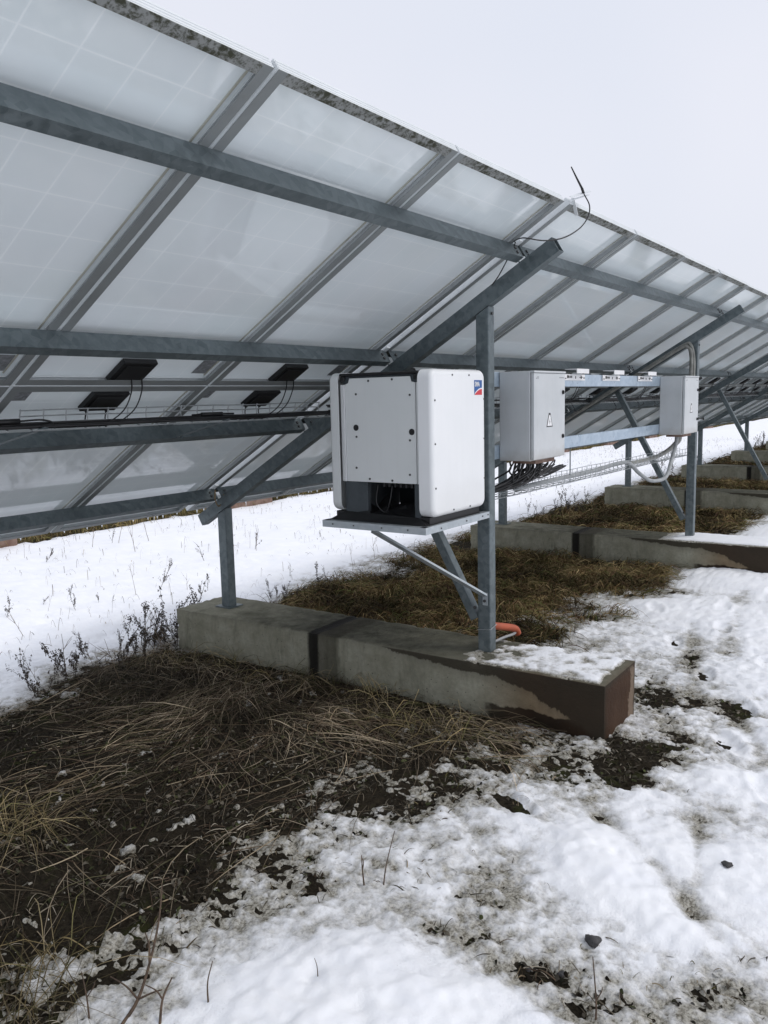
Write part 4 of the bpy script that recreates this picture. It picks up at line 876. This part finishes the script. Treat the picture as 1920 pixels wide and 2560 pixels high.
wB=[(-.15,3.29),(-.08,4.01),(-.21,3.75),(.19,3.67),(.27,3.6),(-.06,3.61),(-.67,3.35),(-.48,3.87),(.53,3.62),(.81,3.12),(1.04,3.3),(.84,3.66),(.95,3.46),(1.11,5.79),(1.13,6.22),(1.3,6.0)]
for i,(x,y) in enumerate(wB): place(leafy[(i+1)%3] if i%2 else thin[i%3],x,y,.30+.5*random.random(),'small dead weed standing in the open snow behind the row, on the left','weeds in the snow on the left',lean=.25)
wC=[(1.77,5.9),(2.04,5.92),(2.03,5.77),(1.87,5.29),(1.92,4.28),(2.3,5.6),(2.9,5.0),(2.6,4.2)]
for i,(x,y) in enumerate(wC): place(thin[i%3],x,y,.8+.4*random.random(),'bare thin twiggy weed in the snow under the lower edge of the panels','bare twiggy weeds in the snow',lean=.2)
wD=[(1.08,2.58),(1.16,2.5),(1.21,2.41),(1.64,2.53),(1.22,2.67),(2.64,4.33),(2.5,4.1),(2.0,2.75),(2.5,2.8),(3.0,2.9),(1.9,3.1)]
for i,(x,y) in enumerate(wD): place(leafy[i%3] if i<5 else thin[i%3],x,y,.5+.3*random.random(),'dead weed at the snow edge seen below the inverter shelf','weeds seen below the inverter shelf')
wE=[(6.64,2.39),(7.06,2.45),(7.52,2.45),(7.76,2.46),(6.92,2.27),(7.59,2.3),(6.6,2.49),(6.46,2.78),(6.17,2.53),(7.2,2.5),(7.3,2.35),(7.4,2.6),(7.0,2.6),(6.8,2.7)]
for i,(x,y) in enumerate(wE): place(leafy[i%4],x,y,.55+.45*random.random(),'dark dead weed at the snow edge below the hanging mesh tray','weeds below the hanging mesh tray')
wF=[(21.62,2.59),(21.3,2.7),(23.51,3.05),(12.58,2.87),(11.84,2.58),(13.52,2.83),(20.5,2.7),(22.2,2.8),(21.0,2.5),(15,2.7),(16.2,2.9),(14.2,3.0)]
for i,(x,y) in enumerate(wF): place(leafy[i%4],x,y,.8+.5*random.random(),'dead weed in the snow far down the row at the right','weeds far down the row')
def twig(pts,r,subs,label):
    b=MB(); z=[]
    P=[]
    for x,y,h in pts:
        a=np.array([float(x)]); c=np.array([float(y)]); g=float(soil_z(a,c)[0]+max(0,snow_h(a,c)[0])); P.append((x,y,g+h))
    b.tube(smooth_path(P,6),r,6,r1=r*.45)
    for (i,dx,dy,dz) in subs:
        p=Vector(P[i]); b.tube(smooth_path([p,p+Vector((dx,dy,dz))*.5+Vector((.004,-.004,.004)),p+Vector((dx,dy,dz))],4),r*.6,5,r1=r*.3)
    tag(b.build('twig',M['twig'],smooth=True),label,'twig',group='bare twigs in the snow')
twig([(-1.78,-.44,-.01),(-1.775,-.43,.05),(-1.765,-.42,.10)],.0035,[(1,.01,.01,.04)],'short dark upright twig in the trodden snow left of centre')
twig([(-1.74,-.49,-.01),(-1.69,-.47,.04),(-1.62,-.46,.12)],.003,[],'slanting thin twig beside the short upright twig')
twig([(-1.95,-1.32,-.01),(-1.92,-1.31,.03),(-1.84,-1.27,.10)],.0032,[(1,.02,-.01,.03)],'thin twig rising from the dirty snow near the lower right')
twig([(-2.66,-.28,.0),(-2.58,-.25,.02),(-2.48,-.18,.05),(-2.40,-.13,.11),(-2.33,-.07,.17)],.0055,[(1,-.04,.06,.07),(2,.03,.05,.06),(1,.02,-.08,.05)],'forked brown branch lying at the lower left')
twig([(-2.60,-.36,-.01),(-2.56,-.33,.04),(-2.50,-.30,.06)],.0045,[(1,-.03,.03,.05)],'stout brown twig at the bottom edge of the photo')
twig([(-2.68,-.17,-.01),(-2.67,-.15,.05),(-2.66,-.12,.10)],.003,[(1,.03,0,.03)],'upright brown twig at the lower left corner')
twig([(-2.48,-.42,-.01),(-2.46,-.40,.04),(-2.42,-.38,.08)],.003,[],'small leaning twig left of the smooth snow mound')
twig([(-2.25,-.62,-.01),(-2.252,-.62,.03),(-2.25,-.61,.055)],.0018,[],'single thin stalk standing in the smooth snow mound')
def stone(x,y,r,label,seed):
    bm=bmesh.new(); bmesh.ops.create_icosphere(bm,subdivisions=3,radius=1); rd=random.Random(seed); o1=rd.random()*9
    for v in bm.verts:
        k=1+.28*math.sin(v.co.x*3+o1)*math.cos(v.co.y*2.3+o1)+.12*math.sin(v.co.z*7+o1*2+v.co.x*5); v.co*=k; v.co.z*=.55
    me=bpy.data.meshes.new('stone'); bm.to_mesh(me); bm.free(); me.materials.append(M['stone']); o=bpy.data.objects.new('stone',me); C.objects.link(o)
    a=np.array([x]); c=np.array([y]); o.location=(x,y,float(soil_z(a,c)[0]+max(0,snow_h(a,c)[0]))+r*.15); o.scale=(r,r,r); o.rotation_euler[2]=rd.random()*6
    for p in me.polygons: p.use_smooth=True
    tag(o,label,'stone',group='dark stones in the snow')
M['stone']=plain('dark_stone',(.05,.048,.05),.7,var=.3,sc=6)
stone(-1.65,-1.2,.024,'largest dark stone in the dirty snow near the lower right',1)
stone(-1.82,-1.17,.012,'small dark stone to the left of the twig in the dirty snow',2)
stone(-1.85,-1.08,.010,'tiny dark stone in the dirty snow, left of the other small one',3)
stone(-1.05,-1.45,.016,'dark stone in a footprint near the right edge',4)
